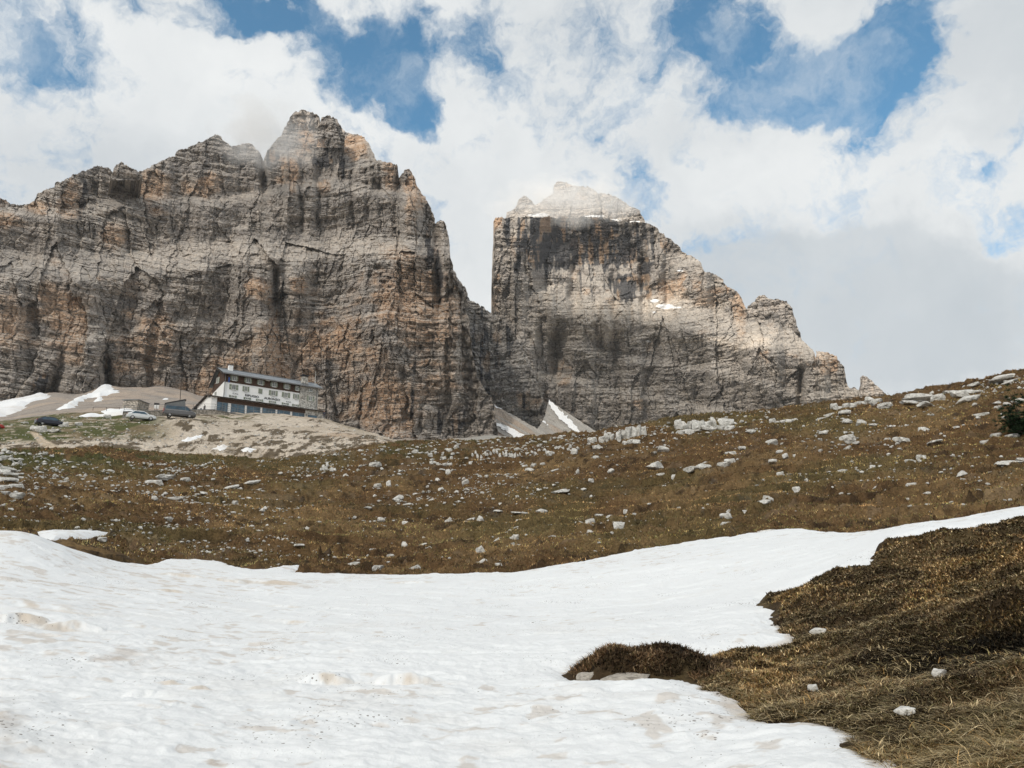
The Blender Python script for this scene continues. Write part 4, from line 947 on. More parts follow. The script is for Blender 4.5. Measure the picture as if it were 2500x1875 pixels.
# smaller stones: individuals first, then the countless chips as one mass
rnd = np.random.default_rng(5)
CLUS = [(400,1190,80,9),(330,1290,90,10),(460,1265,90,10),(600,1215,90,9),(640,1200,60,8),(760,1165,60,14),(930,1165,60,12),(1060,1120,50,16),(1230,1110,90,14),(1180,1170,80,14),(1120,1210,70,16),(860,1150,50,12),(700,1380,70,10),(900,1300,60,10),(1080,1270,80,8),(1260,1300,60,12),(1420,1300,60,10),(1400,1090,90,14),(1600,1080,80,12),(1800,1060,90,14),(2050,1030,90,14),(2250,1010,90,14),(2420,960,80,14),(1900,1010,70,8),(60,1180,60,40),(130,1240,80,18)]
def sample_small(n, smin, smax):
    out = []; tries = 0
    while len(out) < n and tries < 60000:
        tries += 1
        x = rnd.uniform(-20, 2510)
        top = np.interp(x, [0, 560, 900, 1290, 1640, 2090, 2500], [1104, 1128, 1100, 1074, 1030, 978, 910]); bot = np.interp(x, [0, 280, 720, 1060, 1500, 1990, 2500], [1296, 1372, 1398, 1400, 1355, 1290, 1236])
        f = rnd.uniform(0, 1) ** 1.15; y = top + (bot - top) * f
        p, r = hit(x, y, 31)
        px, py = r * math.sin(p), r * math.cos(p)
        cl = .5 + float(fbm(np.array([px / 7]), np.array([py / 7]), 3, 611)[0]) * 1.6
        cl = sstep(.35, .95, cl) * 1.1 + .12
        for cx_, cy_, ca, cb in CLUS:
            cl = max(cl, 1.25 * math.exp(-((x - cx_) / ca) ** 2 - ((y - cy_ + .18 * (x - cx_)) / cb) ** 2))
        dens = cl * np.interp(x, [0, 700, 1200, 1700, 2100, 2500], [.8, 1.0, 1.0, .6, .45, .45]) * (1.1 - .6 * f)
        if rnd.uniform() > dens: continue
        w = smin * (smax / smin) ** (rnd.uniform() ** 2.2)
        out.append((x, y, w, w * rnd.uniform(.35, .8)))
    return out
n_ind = 295 - len(BIG)
SM = sample_small(max(n_ind, 40), 9, 16)
zone = lambda x, y: (['left', 'middle', 'right'][min(2, int(max(x, 0) / 834))], 'upper' if describe(x, y, 9, 5, 'slab', 0)[3] in ('just under the skyline', 'high on the slope') else 'lower')
for i, (x, y, w, h) in enumerate(SM):
    st = ['slab', 'block', 'round', 'slab'][i % 4]
    o = add_rock('stone', x, y, w, h, st, 31, 0, i)
    a, b = zone(x, y)
    tag(o, f'small loose pale stone half sunk in turf, {b} slope, {a} third of the view', 'stone', f'small stones on the {b} {a} slope')
CH = sample_small(5600, 2.6, 10.5)
low = []
for st in ('slab', 'block', 'round'):
    bm = bmesh.new(); bmesh.ops.create_icosphere(bm, subdivisions=1, radius=.55)
    c = np.array([v.co[:] for v in bm.verts]); f = np.array([[v.index for v in q.verts] for q in bm.faces]); bm.free(); c[:, 2] += .3; low.append((c, f))
co = []; fc = []; n = 0
X = np.array([c[0] for c in CH]); Y = np.array([c[1] for c in CH])
PP = np.array([hit(x, y, 31) for x, y in zip(X, Y)]); PX = PP[:, 1] * np.sin(PP[:, 0]); PY = PP[:, 1] * np.cos(PP[:, 0]); PZ = gz(PX, PY)
# stones lying about on the pale slope too
for i, (x, y, w, h) in enumerate(CH):
    c, f = low[i % 3]; k = PP[i, 1] / FPX
    q = (c + rnd.normal(size=c.shape) * .11) * np.array([w * k, w * k * .8, max(h, 2.2) * k]); a = -PP[i, 0] + rnd.uniform(-.5, .5)
    q = np.stack([q[:, 0] * math.cos(a) - q[:, 1] * math.sin(a), q[:, 0] * math.sin(a) + q[:, 1] * math.cos(a), q[:, 2]], 1)
    co.append(q + np.array([PX[i], PY[i], PZ[i]])); fc.append(f + n); n += len(c)
# stones on the scree and the green bench
def scatter_far(n_, x0, x1, y0f, y1f, rmin, s0, s1):
    global n
    for i in range(n_):
        x = rnd.uniform(x0, x1); y = rnd.uniform(y0f(x), y1f(x)); p, r = hit(x, y, rmin)
        if r > 230: continue
        px, py = r * math.sin(p), r * math.cos(p); z = float(gz(np.array([px]), np.array([py]))[0]); k = r / FPX
        w = s0 * (s1 / s0) ** (rnd.uniform() ** 2)
        c, f = low[i % 3]; q = (c + rnd.normal(size=c.shape) * .11) * np.array([w * k, w * k, w * k * rnd.uniform(.5, .9)])
        co.append(q + np.array([px, py, z])); fc.append(f + n); n += len(c)
scatter_far(700, 0, 950, lambda x: np.interp(x, [0, 130, 345, 480, 600, 800, 950], [1035, 1012, 1025, 1022, 1022, 1030, 1072]), lambda x: np.interp(x, [0, 280, 530, 800, 950], [1095, 1090, 1115, 1105, 1082]), 112, 1.8, 5.5)
o = link('loose_stones', np_mesh('loose_stones', np.concatenate(co), np.concatenate(fc), smooth=False), M['rock'])
tag(o, 'countless small pale limestone chips strewn over the heather slope', 'stones', kind='stuff')
# named rocks up by the dark car and the foot of the bench
for x, y, w, h, st, lab in [(80,1048,12,12,'tooth','pale rock standing at the turn of the footpath'),(92,1046,10,7,'round','rounded pale rock right behind the dark parked car'),(160,1037,12,11,'block','white rock on the green bench right of the dark car'),(150,1041,13,6,'slab','low flat rock leaning against the white rock right of the dark car'),(192,1036,16,8,'block','broken pale rock farther right along the green bench'),(98,1050,28,14,'block','pale rock in front of the bonnet of the dark parked car'),(131,1052,24,7,'slab','low pale rock in front of the tail of the dark parked car'),(262,1017,16,9,'block','large pale rock below the snow heap on the green bench'),(60,1030,14,4,'slab','flat white rock alone in the grass at the far left bench')]:
    o = add_rock('boulder', x, y, w, h, st, 125); tag(o, lab, 'boulder', 'rocks on the green bench')

# stones in the near bank
def near_rock(x, y, w, h, st, lab, sink=.3, rmin=3):
    loc, sc, rz, tl = rock_tf(x, y, w, h, rmin, st, 0, sink); o = link('stone', VAR[st][int(x) % 5]); o.location = loc; o.scale = sc; o.rotation_euler = (0, 0, rz)
    tag(o, lab, 'stone')
    return o
def hum_rock(o, x, r):
    ph = float(pol(x, 1660)[0]); o.location = (r * math.sin(ph), r * math.cos(ph), r * float(T0(np.array([ph]), np.array([r]))[0]) - .02); o.scale = (o.scale[0], o.scale[1] * .5, min(o.scale[2], .17)); o.data = o.data.copy(); o.data.materials.clear(); o.data.materials.append(M['greyrock'])
near_rock(2296, 1662, 28, 19, 'block', 'white angular stone in the dark grass at the lower right')
near_rock(1985, 1682, 22, 13, 'block', 'small pale stone in the matted grass right of the hummock')
near_rock(2210, 1760, 42, 12, 'slab', 'flat whitish stone low in the dry grass near the bottom')
near_rock(1995, 1534, 36, 12, 'slab', 'thin flat stone near the snow edge of the heather bank')
hx = near_rock(1440, 1645, 60, 38, 'block', 'pale rock showing under the left end of the heather hummock', .2, 9); hum_rock(hx, 1440, 10.02)
hx = near_rock(1530, 1656, 110, 24, 'slab', 'low flat rock under the middle of the heather hummock', .2, 9); hum_rock(hx, 1525, 9.93)
hx = near_rock(1590, 1657, 44, 20, 'block', 'small rock under the right end of the heather hummock', .2, 9); hum_rock(hx, 1608, 10.05)

# ------------------------------------------------------------------ grass and heather
def blades(name, px, py, ln, wd, lean, cols, segs=2, label='', zoff=-.01):
    n_ = len(px); pz = gz(px, py) + zoff
    az = rnd.uniform(0, 2 * math.pi, n_); sd = az + math.pi / 2
    dx, dy = np.cos(az), np.sin(az)
    # side vector turned towards the viewer's plane at random
    ux, uy = np.cos(sd), np.sin(sd)
    k = segs + 1; V = []
    for i in range(k):
        t = i / segs; out = lean * ln * t ** 1.6; up = ln * t * (1 - .45 * lean * t); wv = wd * (1 - .85 * t) * .5
        if i < segs:
            for s_ in (-1, 1): V.append(np.stack([px + dx * out + s_ * ux * wv, py + dy * out + s_ * uy * wv, pz + up], 1))
        else: V.append(np.stack([px + dx * out, py + dy * out, pz + up], 1))
    V = np.stack(V, 1)            # n, 2*segs+1, 3
    m = 2 * segs + 1; base = (np.arange(n_) * m)[:, None]
    F = []
    for i in range(segs - 1):
        a, b, c, d = 2 * i, 2 * i + 1, 2 * i + 3, 2 * i + 2
        F += [[a, b, c], [a, c, d]]
    F.append([2 * segs - 2, 2 * segs - 1, 2 * segs])
    F = (np.array(F)[None] + base[:, None]).reshape(-1, 3)
    o = link(name, np_mesh(name, V.reshape(-1, 3), F, np.repeat(cols, m, 0), smooth=True), M['blade'])
    return tag(o, label, name.replace('_', ' '), kind='stuff')

def pick(n_, pal, w):
    i = rnd.choice(len(pal), n_, p=np.array(w) / sum(w)); c = np.array(pal)[i]
    return c * np.exp(rnd.normal(size=(n_, 1)) * .28)

def area(n_, ph0, ph1, r0, r1):
    ph = rnd.uniform(math.radians(ph0), math.radians(ph1), n_); r = np.exp(rnd.uniform(math.log(r0), math.log(r1), n_))
    return ph, r, r * np.sin(ph), r * np.cos(ph)

def bank_blades(n_):
    ph, r, px, py = area(n_, 3, 60, 3.2, 24)
    ss = snow_sd(px, py, r); lim = np.interp(np.degrees(ph), [3, 8, 12, 20, 40], [0, 0, 0, 0, 0])
    hum = lump(px, py, HUM, .95, .6, 4) > .06
    ix, iy = img_xy(np.stack([px, py, r * T0(ph, r)], 1))
    ok = (ss < .015 - .0) & ((np.degrees(ph) > 9.5) | hum) & (r < np.interp(np.degrees(ph), [3, 9, 13, 18, 24, 40], [13, 14, 17, 21, 23.5, 24.5]))
    return ph[ok], r[ok], px[ok], py[ok], hum[ok]
# short heather twigs
ph, r, px, py, hum = bank_blades(800000)
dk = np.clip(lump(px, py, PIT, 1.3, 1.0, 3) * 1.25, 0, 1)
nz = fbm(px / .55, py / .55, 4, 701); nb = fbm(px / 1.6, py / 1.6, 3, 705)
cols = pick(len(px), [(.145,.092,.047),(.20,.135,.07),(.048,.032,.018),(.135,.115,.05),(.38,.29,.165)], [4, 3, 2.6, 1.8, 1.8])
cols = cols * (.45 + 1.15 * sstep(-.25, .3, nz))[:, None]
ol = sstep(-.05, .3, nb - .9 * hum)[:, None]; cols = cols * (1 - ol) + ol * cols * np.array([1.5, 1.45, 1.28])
cols = cols * (1 - .93 * dk[:, None])  # black heather of the hollow plus its shade, painted into the twigs
cols[hum] = cols[hum] * np.array([.8, .74, .76])
ln = (.035 + .05 * rnd.uniform(size=len(px)) + .03 * np.clip(nz, 0, 1)) * (1 + .35 * hum); wd = np.maximum(.008, .0017 * r)
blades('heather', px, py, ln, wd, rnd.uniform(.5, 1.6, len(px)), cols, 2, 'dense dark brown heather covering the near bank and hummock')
# dry straw grass
ph, r, px, py, hum = bank_blades(330000)
nz = fbm(px / 1.1, py / 1.1, 3, 711) + .22 * sstep(9.5, 5.5, r) - .9 * hum
ok = nz + .25 * fbm(px / .35, py / .35, 2, 713) > rnd.uniform(-.45, .40, len(nz)); ph, r, px, py, nz = ph[ok], r[ok], px[ok], py[ok], nz[ok]
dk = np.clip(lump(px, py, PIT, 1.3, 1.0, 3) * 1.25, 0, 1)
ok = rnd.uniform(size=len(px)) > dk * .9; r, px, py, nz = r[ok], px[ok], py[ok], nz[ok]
cols = pick(len(px), [(.36,.27,.14),(.27,.20,.10),(.18,.15,.065),(.64,.52,.32),(.16,.145,.06)], [3, 3, 2.4, 2.2, 1.0])
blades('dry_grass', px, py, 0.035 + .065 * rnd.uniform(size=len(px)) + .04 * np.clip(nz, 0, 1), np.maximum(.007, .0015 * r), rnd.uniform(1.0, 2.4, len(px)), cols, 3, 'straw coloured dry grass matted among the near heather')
# long pale stems round the dark hollow and tussocks by the bottom edge
tx = []; 
for x, y, n_, s_ in [(2240,1590,120,.22),(2330,1600,160,.25),(2420,1585,120,.25),(2480,1600,80,.2),(2190,1640,160,.22),(2120,1630,90,.2),(2380,1790,500,.28),(2460,1760,400,.28),(2300,1810,350,.28),(2480,1840,500,.3),(2200,1850,260,.25),(1900,1745,160,.14),(1960,1755,120,.12),(2050,1650,80,.15),(2150,1700,120,.18),(1830,1690,60,.1)]:
    c = plan(x, y, rmin=3); tx.append(np.stack([c[0] + rnd.normal(size=n_) * s_, c[1] + rnd.normal(size=n_) * s_ * .8], 1))
tx = np.concatenate(tx); px, py = tx[:, 0], tx[:, 1]; r = np.hypot(px, py); ss = snow_sd(px, py, r); ok = ss < .03; px, py, r = px[ok], py[ok], r[ok]
cols = pick(len(px), [(.50,.39,.22),(.34,.26,.13),(.22,.18,.08),(.45,.27,.10)], [4, 3, 1.4, .8])
blades('tussock_grass', px, py, .07 + .11 * rnd.uniform(size=len(px)), np.maximum(.006, .0013 * r), rnd.uniform(.8, 2.3, len(px)), cols, 4, 'long pale arching grass blades in tussocks at the lower right')
# the far slope: turf as a nap of short tufts
ph, r, px, py = area(720000, -50, 56, 30, 112)
ss = np.full(len(px), -9.0); m = r < 48; ss[m] = snow_sd(px[m], py[m], r[m])
ix, iy = img_xy(np.stack([px, py, r * T0(ph, r)], 1))
ok = (ss < .02) & (r > np.interp(np.degrees(ph), [-50, -20, 0, 12, 25, 34, 40, 56], [31, 31, 31, 30.5, 31, 29, 28, 28])) & ~((r > 104) & (ix > 540) & (ix < 960) & (rnd.uniform(size=len(r)) > .25)) & ~((r > 108) & (ix < 1000))
r, px, py, ix, iy = r[ok], px[ok], py[ok], ix[ok], iy[ok]
gr = ridge(px / 3.1 + .2 * fbm(px, py, 2, 3), py / 1.5, 3, 31); na = fbm(px / 6, py / 6, 4, 101)
cols = pick(len(px), [(.125,.074,.033),(.185,.12,.055),(.06,.036,.018),(.20,.145,.07),(.10,.088,.034)], [4, 3, 2.2, .8, 2.4])
cols = cols * (2.1 * (.5 + .75 * sstep(.35, .7, gr)) * (.62 + .75 * sstep(-.2, .3, fbm(px / .9, py / .5, 3, 41))) * (.7 + .45 * sstep(-.3, .15, fbm(px / 4, py / 1.6, 4, 733))))[:, None]  # tuft shade painted into the colour: darker in dips and streaks, lighter on ridges
mq = fbm(px / 9, py / 6, 4, 741); cols = cols * (.62 + .62 * sstep(-.3, .25, mq))[:, None]
olv = (sstep(.0, .35, fbm(px / 13, py / 9, 3, 745)) * .6)[:, None]; cols = cols * (1 - olv) + olv * cols * np.array([.82, 1.06, .95])
gl = np.clip(sstep(950, 100, ix) * sstep(1190, 1105, iy) + .6 * sstep(900, 980, ix) * sstep(1140, 1090, iy) * sstep(1500, 1200, ix), 0, 1)[:, None] * (na > -.25)[:, None]
cols = cols * (1 - gl * .75) + gl * .75 * np.array([.072, .086, .028]) * np.exp(rnd.normal(size=(len(px), 1)) * .3)
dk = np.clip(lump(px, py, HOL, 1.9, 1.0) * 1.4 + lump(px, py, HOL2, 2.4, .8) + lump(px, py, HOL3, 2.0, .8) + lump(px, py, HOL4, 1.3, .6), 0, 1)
cols = cols * (1 - .85 * dk[:, None])  # slope hollows: dark plants plus shade painted into the tuft colour
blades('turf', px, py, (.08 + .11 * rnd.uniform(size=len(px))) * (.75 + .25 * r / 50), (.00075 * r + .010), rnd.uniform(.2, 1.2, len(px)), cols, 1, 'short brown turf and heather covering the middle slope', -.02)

# dwarf pine at the right edge
def pine(x, y, hpx, label):
    p, r = hit(x, y, 40); px, py = r * math.sin(p), r * math.cos(p); z = float(gz(np.array([px]), np.array([py]))[0]); Hh = hpx / FPX * r
    root = empty('dwarf_pine', (px, py, z - .1)); tag(root, label, 'pine')
    mb = MB(); tips = []
    for k in range(16):
        a = 2 * math.pi * k / 16 + random.uniform(-.2, .2); L = Hh * random.uniform(.55, 1.0); e = random.uniform(.5, 1.25)
        pts = [(0, 0, 0), (math.cos(a) * L * .35 * math.cos(e), math.sin(a) * L * .35 * math.cos(e), L * .4 * math.sin(e)), (math.cos(a) * L * .75 * math.cos(e), math.sin(a) * L * .75 * math.cos(e), L * math.sin(e))]
        mb.tube(pts, [.05, .035, .015], 5); tips.append(pts)
    mb.build('trunk', M['bark'], root)
    V = []; Fc = []; Cl = []; n_ = 0
    for pts in tips:
        for q in range(34):
            t = random.uniform(.2, 1.0); a, b, c = (Vector(v) for v in pts)
            b0 = a.lerp(b, t * 2) if t < .5 else b.lerp(c, t * 2 - 1)
            b0 = b0 + Vector((random.gauss(0, .11), random.gauss(0, .11), random.gauss(0, .09))) * Hh * .8
            sh = random.uniform(.6, 1.5)
            for j in range(40):
                d = Vector((random.gauss(0, 1), random.gauss(0, 1), random.gauss(.7, .8))).normalized(); s_ = d.orthogonal().normalized()
                L = random.uniform(.14, .26); w_ = .028
                V += [b0 - s_ * w_, b0 + s_ * w_, b0 + d * L]; Fc.append((n_, n_ + 1, n_ + 2)); n_ += 3
                Cl += [np.array([.022, .045, .018]) * sh] * 3
    link('crown', np_mesh('crown', np.array([v[:] for v in V]), np.array(Fc), np.array(Cl)), M['needle'], root)
pine(2500, 1050, 95, 'dark green dwarf pine bush cut by the right edge of the slope')

#@@PART3B
# ------------------------------------------------------------------ mountain hut
HAZ = math.radians(90 - 49.4)
HP = np.array([-62.750, 162.858, 41.323 - 9.0])
hut = empty('mountain_hut', HP, HAZ)
tag(hut, 'white and brown mountain hut with a long grey roof and painted name', 'building')
Lh, Dh = 22.1, 6.6
mb = MB(); mb.prism([(0, -1.5), (Dh, -1.5), (Dh, 7.0), (3.0, 10.35), (0, 8.85)], 'x', 0, Lh); wall = mb.build('wall', M['white'], hut)
mb = MB(); mb.box(-.06, 17.6, -.07, -.005, 7.02, 8.78)
mb.prism([(-.065, 7.02), (Dh, 5.4), (Dh, 6.98), (3.0, 10.3), (-.065, 8.76)], 'x', -.075, -.006); mb.build('timber_cladding', M['brown'], hut)
mb = MB(); mb.box(17.62, Lh + .09, -.16, 1.8, -1.5, 8.7); mb.box(Lh + .004, Lh + .09, 1.802, Dh, -1.5, 6.9); mb.build('stone_wall', M['masonry'], hut)
# roof
mb = MB()
ro = [(-.85, 8.86), (3.0, 10.62), (7.25, 6.98)]; ri = [(-.85, 8.68), (3.0, 10.44), (7.25, 6.80)]
mb.prism(ro + ri[::-1], 'x', -.75, Lh + .95); roof = mb.build('roof', M['roof'], hut)
mb = MB()
for a, b in ((ro[0], ro[1]), (ro[1], ro[2])):
    mb.prism([(a[0], a[1] + .03), (b[0], b[1] + .03), (b[0], b[1] - .42), (a[0], a[1] - .42)], 'x', -.84, -.755)
mb.build('bargeboard', M['darkwood'], roof)
mb = MB(); mb.box(-.74, Lh + .94, -.93, -.856, 8.62, 8.88); mb.build('gutter', M['metal'], roof)
mb = MB(); mb.tube([(-.7, 2.98, 10.68), (Lh + .9, 2.98, 10.68)], .09, 6); mb.build('ridge_cap', M['metal'], roof)
def chimney(u0, u1, y0, y1, z0, z1, mat, cap, n):
    mb = MB(); mb.box(u0, u1, y0, y1, z0, z1); c = mb.build('chimney', mat, roof)
    mb = MB()
    if cap:
        for a in (u0 + .12, u1 - .12):
            for b in (y0 + .12, y1 - .12): mb.box(a - .06, a + .06, b - .06, b + .06, z1, z1 + .35)
        mb.box(u0 - .2, u1 + .2, y0 - .2, y1 + .2, z1 + .352, z1 + .52)
    else: mb.box(u0 - .06, u1 + .06, y0 - .06, y1 + .06, z1 + .002, z1 + .12)
    return c, mb
c, mb = chimney(1.5, 2.4, 1.9, 2.7, 9.7, 11.35, M['white'], False, 0); mb.build('chimney_cap', M['metal'], roof)
c, mb = chimney(18.1, 19.4, -.2, .8, 8.9, 11.0, M['masonry'], True, 0); mb.build('chimney_cap', M['black'], roof)
mb = MB(); mb.box(18.0, 19.5, -.3, .9, 8.95, 9.45); mb.build('flashing', M['metal'], roof)
mb = MB(); mb.tube([(21.9, 1.2, 9.6), (21.9, 1.2, 13.2)], [.06, .03], 6); mb.tube([(21.9, 1.2, 10.4), (21.9, 1.2, 10.7)], .12, 6); mb.build('antenna', M['frame'], roof)
mb = MB(); mb.tube([(.15, -.16, 8.7), (.15, -.16, 3.6)], .07, 6); mb.build('downpipe', M['metal'], hut); mb = MB(); mb.tube([(Lh - .25, -.25, 8.6), (Lh - .25, -.25, 3.0)], .07, 6); mb.build('downpipe', M['metal'], hut)

def window(u, z, w, h, sw, y=0.0, name='window', parent=None, light=True, along='x', closed=False):
    """frame with pane and two open shutters on the facade plane y"""
    parent = parent or hut
    fx = lambda a, b, c, d, e, f: (a, b, c, d, e, f)
    f = MB(); t = .09
    def bx(m, a0, a1, d0, d1, z0, z1):
        if along == 'x': m.box(u + a0, u + a1, y - d1, y - d0, z + z0, z + z1)
        else: m.box(-d1 + y, -d0 + y, u + a0, u + a1, z + z0, z + z1)
    if not closed:
        bx(f, -w / 2, w / 2, .01, .10, h / 2 - t, h / 2); bx(f, -w / 2, w / 2, .01, .10, -h / 2, -h / 2 + t)
        bx(f, -w / 2, -w / 2 + t, .012, .098, -h / 2 + t, h / 2 - t); bx(f, w / 2 - t, w / 2, .012, .098, -h / 2 + t, h / 2 - t)
        bx(f, -.035, .035, .014, .095, -h / 2 + t, h / 2 - t); bx(f, -w / 2 - .06, w / 2 + .06, .008, .2, -h / 2 - .1, -h / 2 - .002)
        fo = f.build(name, M['frame'], parent)
        p = MB(); bx(p, -w / 2 + t, w / 2 - t, .02, .05, -h / 2 + t, h / 2 - t); p.build('pane', M['curtain'] if light else M['glass'], fo)
    else:
        bx(f, -w / 2, w / 2, .01, .05, -h / 2, h / 2); fo = f.build(name, M['frame'], parent)
        s_ = MB(); bx(s_, -w / 2 + .05, -.01, .052, .11, -h / 2 + .05, h / 2 - .05); s_.build('shutter', M['shutter'], fo)
        s_ = MB(); bx(s_, .01, w / 2 - .05, .052, .11, -h / 2 + .05, h / 2 - .05); s_.build('shutter', M['shutter'], fo)
    if sw and not closed:
        for sg in (-1, 1):
            s_ = MB(); a = sg * (w / 2 + .02); b = sg * (w / 2 + sw)
            bx(s_, min(a, b), max(a, b), .03, .085, -h / 2, h / 2); s_.build('shutter', M['shutter'], fo)
    return fo
for u in (2.1, 5.23, 8.12, 11.29, 14.35): window(u, 8.06, .95, 1.12, .36, -.07)
window(16.9, 8.02, .7, 1.12, .25, -.07)
for u, w_, cl in ((2.18, .95, 0), (4.9, .75, 0), (8.21, .95, 1), (11.23, 1.05, 0), (14.29, .95, 0), (16.75, .7, 0)):
    window(u, 6.06, w_, 1.15, .5 if w_ > .8 else .36, 0.0, closed=bool(cl))
for u in (2.15, 5.38, 8.17, 11.19, 14.27, 16.75): window(u, 3.98, .85, .48, .4, 0.0)
window(20.27, 8.1, .9, .85, 0, -.16); window(20.31, 6.05, .95, 1.15, .42, -.16)
window(3.2, 7.9, .6, 1.3, .28, -.075, along='y'); window(4.3, 8.0, .45, 1.3, 0, -.075, along='y'); window(4.6, 5.0, .8, .9, .1, 0.0, along='y')

def lettering(txt, u0, u1, z, h, y=-.03, bold=.012):
    cu = bpy.data.curves.new('lettering', 'FONT'); cu.body = txt; cu.size = 1; cu.extrude = .02; cu.offset = bold
    to = bpy.data.objects.new('tmp', cu); C.objects.link(to); bpy.context.view_layer.update()
    me = bpy.data.meshes.new_from_object(to.evaluated_get(bpy.context.evaluated_depsgraph_get())); bpy.data.objects.remove(to); bpy.data.curves.remove(cu)
    co = np.array([v.co[:] for v in me.vertices]); lo, hi = co.min(0), co.max(0)
    q = np.stack([u0 + (co[:, 0] - lo[0]) / (hi[0] - lo[0]) * (u1 - u0), y - co[:, 2], z + (co[:, 1] - lo[1]) / (hi[1] - lo[1]) * h], 1)
    for v, c in zip(me.vertices, q): v.co = c
    me.materials.clear()
    return link('lettering', me, M['black'], hut)
lettering('C.A.I.', 2.07, 3.33, 4.52, .30, bold=.012)
lettering('RIFUGIO', 4.83, 8.0, 4.42, .50, bold=.018)
lettering('AURONZO', 9.19, 12.93, 4.42, .50, bold=.018)
lettering('C.A.I.', 14.44, 15.69, 4.40, .30, bold=.012)
mb = MB(); mb.box(9.2, 10.2, -.12, -.075, 8.62, 8.86); mb.build('name_board', M['white'], hut)
# small year marks suggested on the board under the eave are unreadable in the photograph and left out
mb = MB(); mb.tube([(.55, -.08, 8.2), (.75, -.75, 8.05)], .03, 5); mb.build('flag_pole', M['metal'], hut)
mb = MB(); mb.prism([(.62, 7.98), (.98, 7.92), (.92, 6.75), (.74, 6.9), (.6, 6.7)], 'y', -.70, -.66); mb.build('flag', M['flag'], hut)

# veranda wing along the front
V0, V1 = -3.05, 23.3
mb = MB(); mb.box(V0, 18.3, -2.0, -.01, -1.5, 2.95); mb.prism([(-.005, -1.5), (6.4, -1.5), (6.4, 2.05), (-.005, 3.45)], 'x', V0, -.01); mb.build('veranda_wall', M['white'], hut)
mb = MB(); mb.box(18.304, V1, -2.04, -.17, -1.5, 2.93); mb.build('veranda_stone_wall', M['masonry'], hut)
mb = MB(); mb.prism([(-2.65, 3.02), (-.3, 3.42), (-.17, 3.44), (-.17, 3.30), (-.3, 3.27), (-2.65, 2.88)], 'x', -3.6, V1 + .35)
mb.prism([(-.168, 3.44), (.2, 3.52), (8.2, 1.72), (8.2, 1.55), (.2, 3.36), (-.168, 3.30)], 'x', -3.6, -.012); vr = mb.build('veranda_roof', M['darkwood'], hut)
mb = MB(); mb.prism([(-2.66, 3.03), (-.3, 3.45), (-.17, 3.47), (-.17, 3.45), (-.3, 3.43), (-2.66, 3.02)], 'x', -3.62, V1 + .37); mb.build('sheet_cover', M['roof'], vr)
mb = MB(); mb.box(-1.85, 18.3, -2.07, -2.004, 1.97, 2.86); mb.build('fascia_boards', M['brown'], hut)
for a, b in ((-1.85, .53), (1.18, 4.2), (4.65, 7.72), (8.17, 11.2), (11.65, 14.7), (15.2, 18.2)):
    f = MB(); z0, z1 = -.25, 1.95; t = .07
    f.box(a, b, -2.10, -2.006, z1 - t, z1); f.box(a, b, -2.10, -2.006, z0, z0 + t); f.box(a, a + t, -2.097, -2.008, z0 + t, z1 - t); f.box(b - t, b, -2.097, -2.008, z0 + t, z1 - t)
    f.box((a + b) / 2 - .03, (a + b) / 2 + .03, -2.09, -2.01, z0 + t, z1 - t)
    fo = f.build('picture_window', M['metal'], hut); p = MB(); p.box(a + t, b - t, -2.06, -2.012, z0 + t, z1 - t); p.build('pane', M['glass'], fo)
f = MB(); f.box(19.0, 21.3, -2.12, -2.045, 1.72, 1.8); f.box(19.0, 21.3, -2.12, -2.045, .6, .68); fo = f.build('picture_window', M['metal'], hut)
p = MB(); p.box(19.02, 21.28, -2.09, -2.046, .682, 1.718); p.build('pane', M['glass'], fo)
mb = MB(); mb.prism([(1.2, -.4), (2.3, -.4), (2.3, 1.5), (1.2, .9 + .55)], 'x', V0 - .06, V0 - .004); mb.build('door', M['darkwood'], hut)
mb = MB(); mb.box(V0 - .05, V0 - .004, 3.4, 4.6, .3, 1.3); mb.build('side_window', M['curtain'], hut)

# ------------------------------------------------------------------ terrace: retaining wall and railing
TW = [at(300, 1006, 150), at(348, 1005, 153), at(410, 1003, 156), at(470, 1001, 160), at(523, 1001, 163), at(595, 1014.5, 168), at(640, 1017, 172)]
def rail(name, pts, h, label, every=2.2, mat='metal', rails=(1.0, .62, .3)):
    root = empty(name, pts[0]); tag(root, label, 'railing'); o0 = np.array(pts[0])
    ps = []; 
    for a, b in zip(pts[:-1], pts[1:]):
        n_ = max(1, int(np.linalg.norm(b - a) / every))
        for k in range(n_): ps.append(a + (b - a) * k / n_)
    ps.append(pts[-1])
    for q in ps:
        mb = MB(); q = q - o0; mb.tube([tuple(q - np.array([0, 0, .15])), tuple(q + np.array([0, 0, h]))], .045, 5); mb.build('post', M[mat], root)
    for f in rails:
        mb = MB(); mb.tube([tuple(q - o0 + np.array([0, 0, h * f])) for q in pts], .035, 5); mb.build('rail', M[mat], root)
    return root
mb = MB(); o0 = TW[0]
for a, b in zip(TW[:-1], TW[1:]):
    a = a - o0; b = b - o0; n_ = np.array([a[0] + o0[0], a[1] + o0[1]]); n_ = n_ / np.linalg.norm(n_) * .6
    mb.add([(a[0], a[1], a[2] - 4), (b[0], b[1], b[2] - 4), (b[0], b[1], b[2]), (a[0], a[1], a[2]), (a[0] + n_[0], a[1] + n_[1], a[2] - 4), (b[0] + n_[0], b[1] + n_[1], b[2] - 4), (b[0] + n_[0], b[1] + n_[1], b[2]), (a[0] + n_[0], a[1] + n_[1], a[2])],
           [(0, 1, 2, 3), (7, 6, 5, 4), (3, 2, 6, 7), (0, 3, 7, 4), (1, 5, 6, 2)])
rw = empty('retaining_wall', o0); tag(rw, 'low rubble stone wall holding the terrace in front of the hut', 'wall')
mb.build('masonry', M['drystone'], rw)
mb = MB()
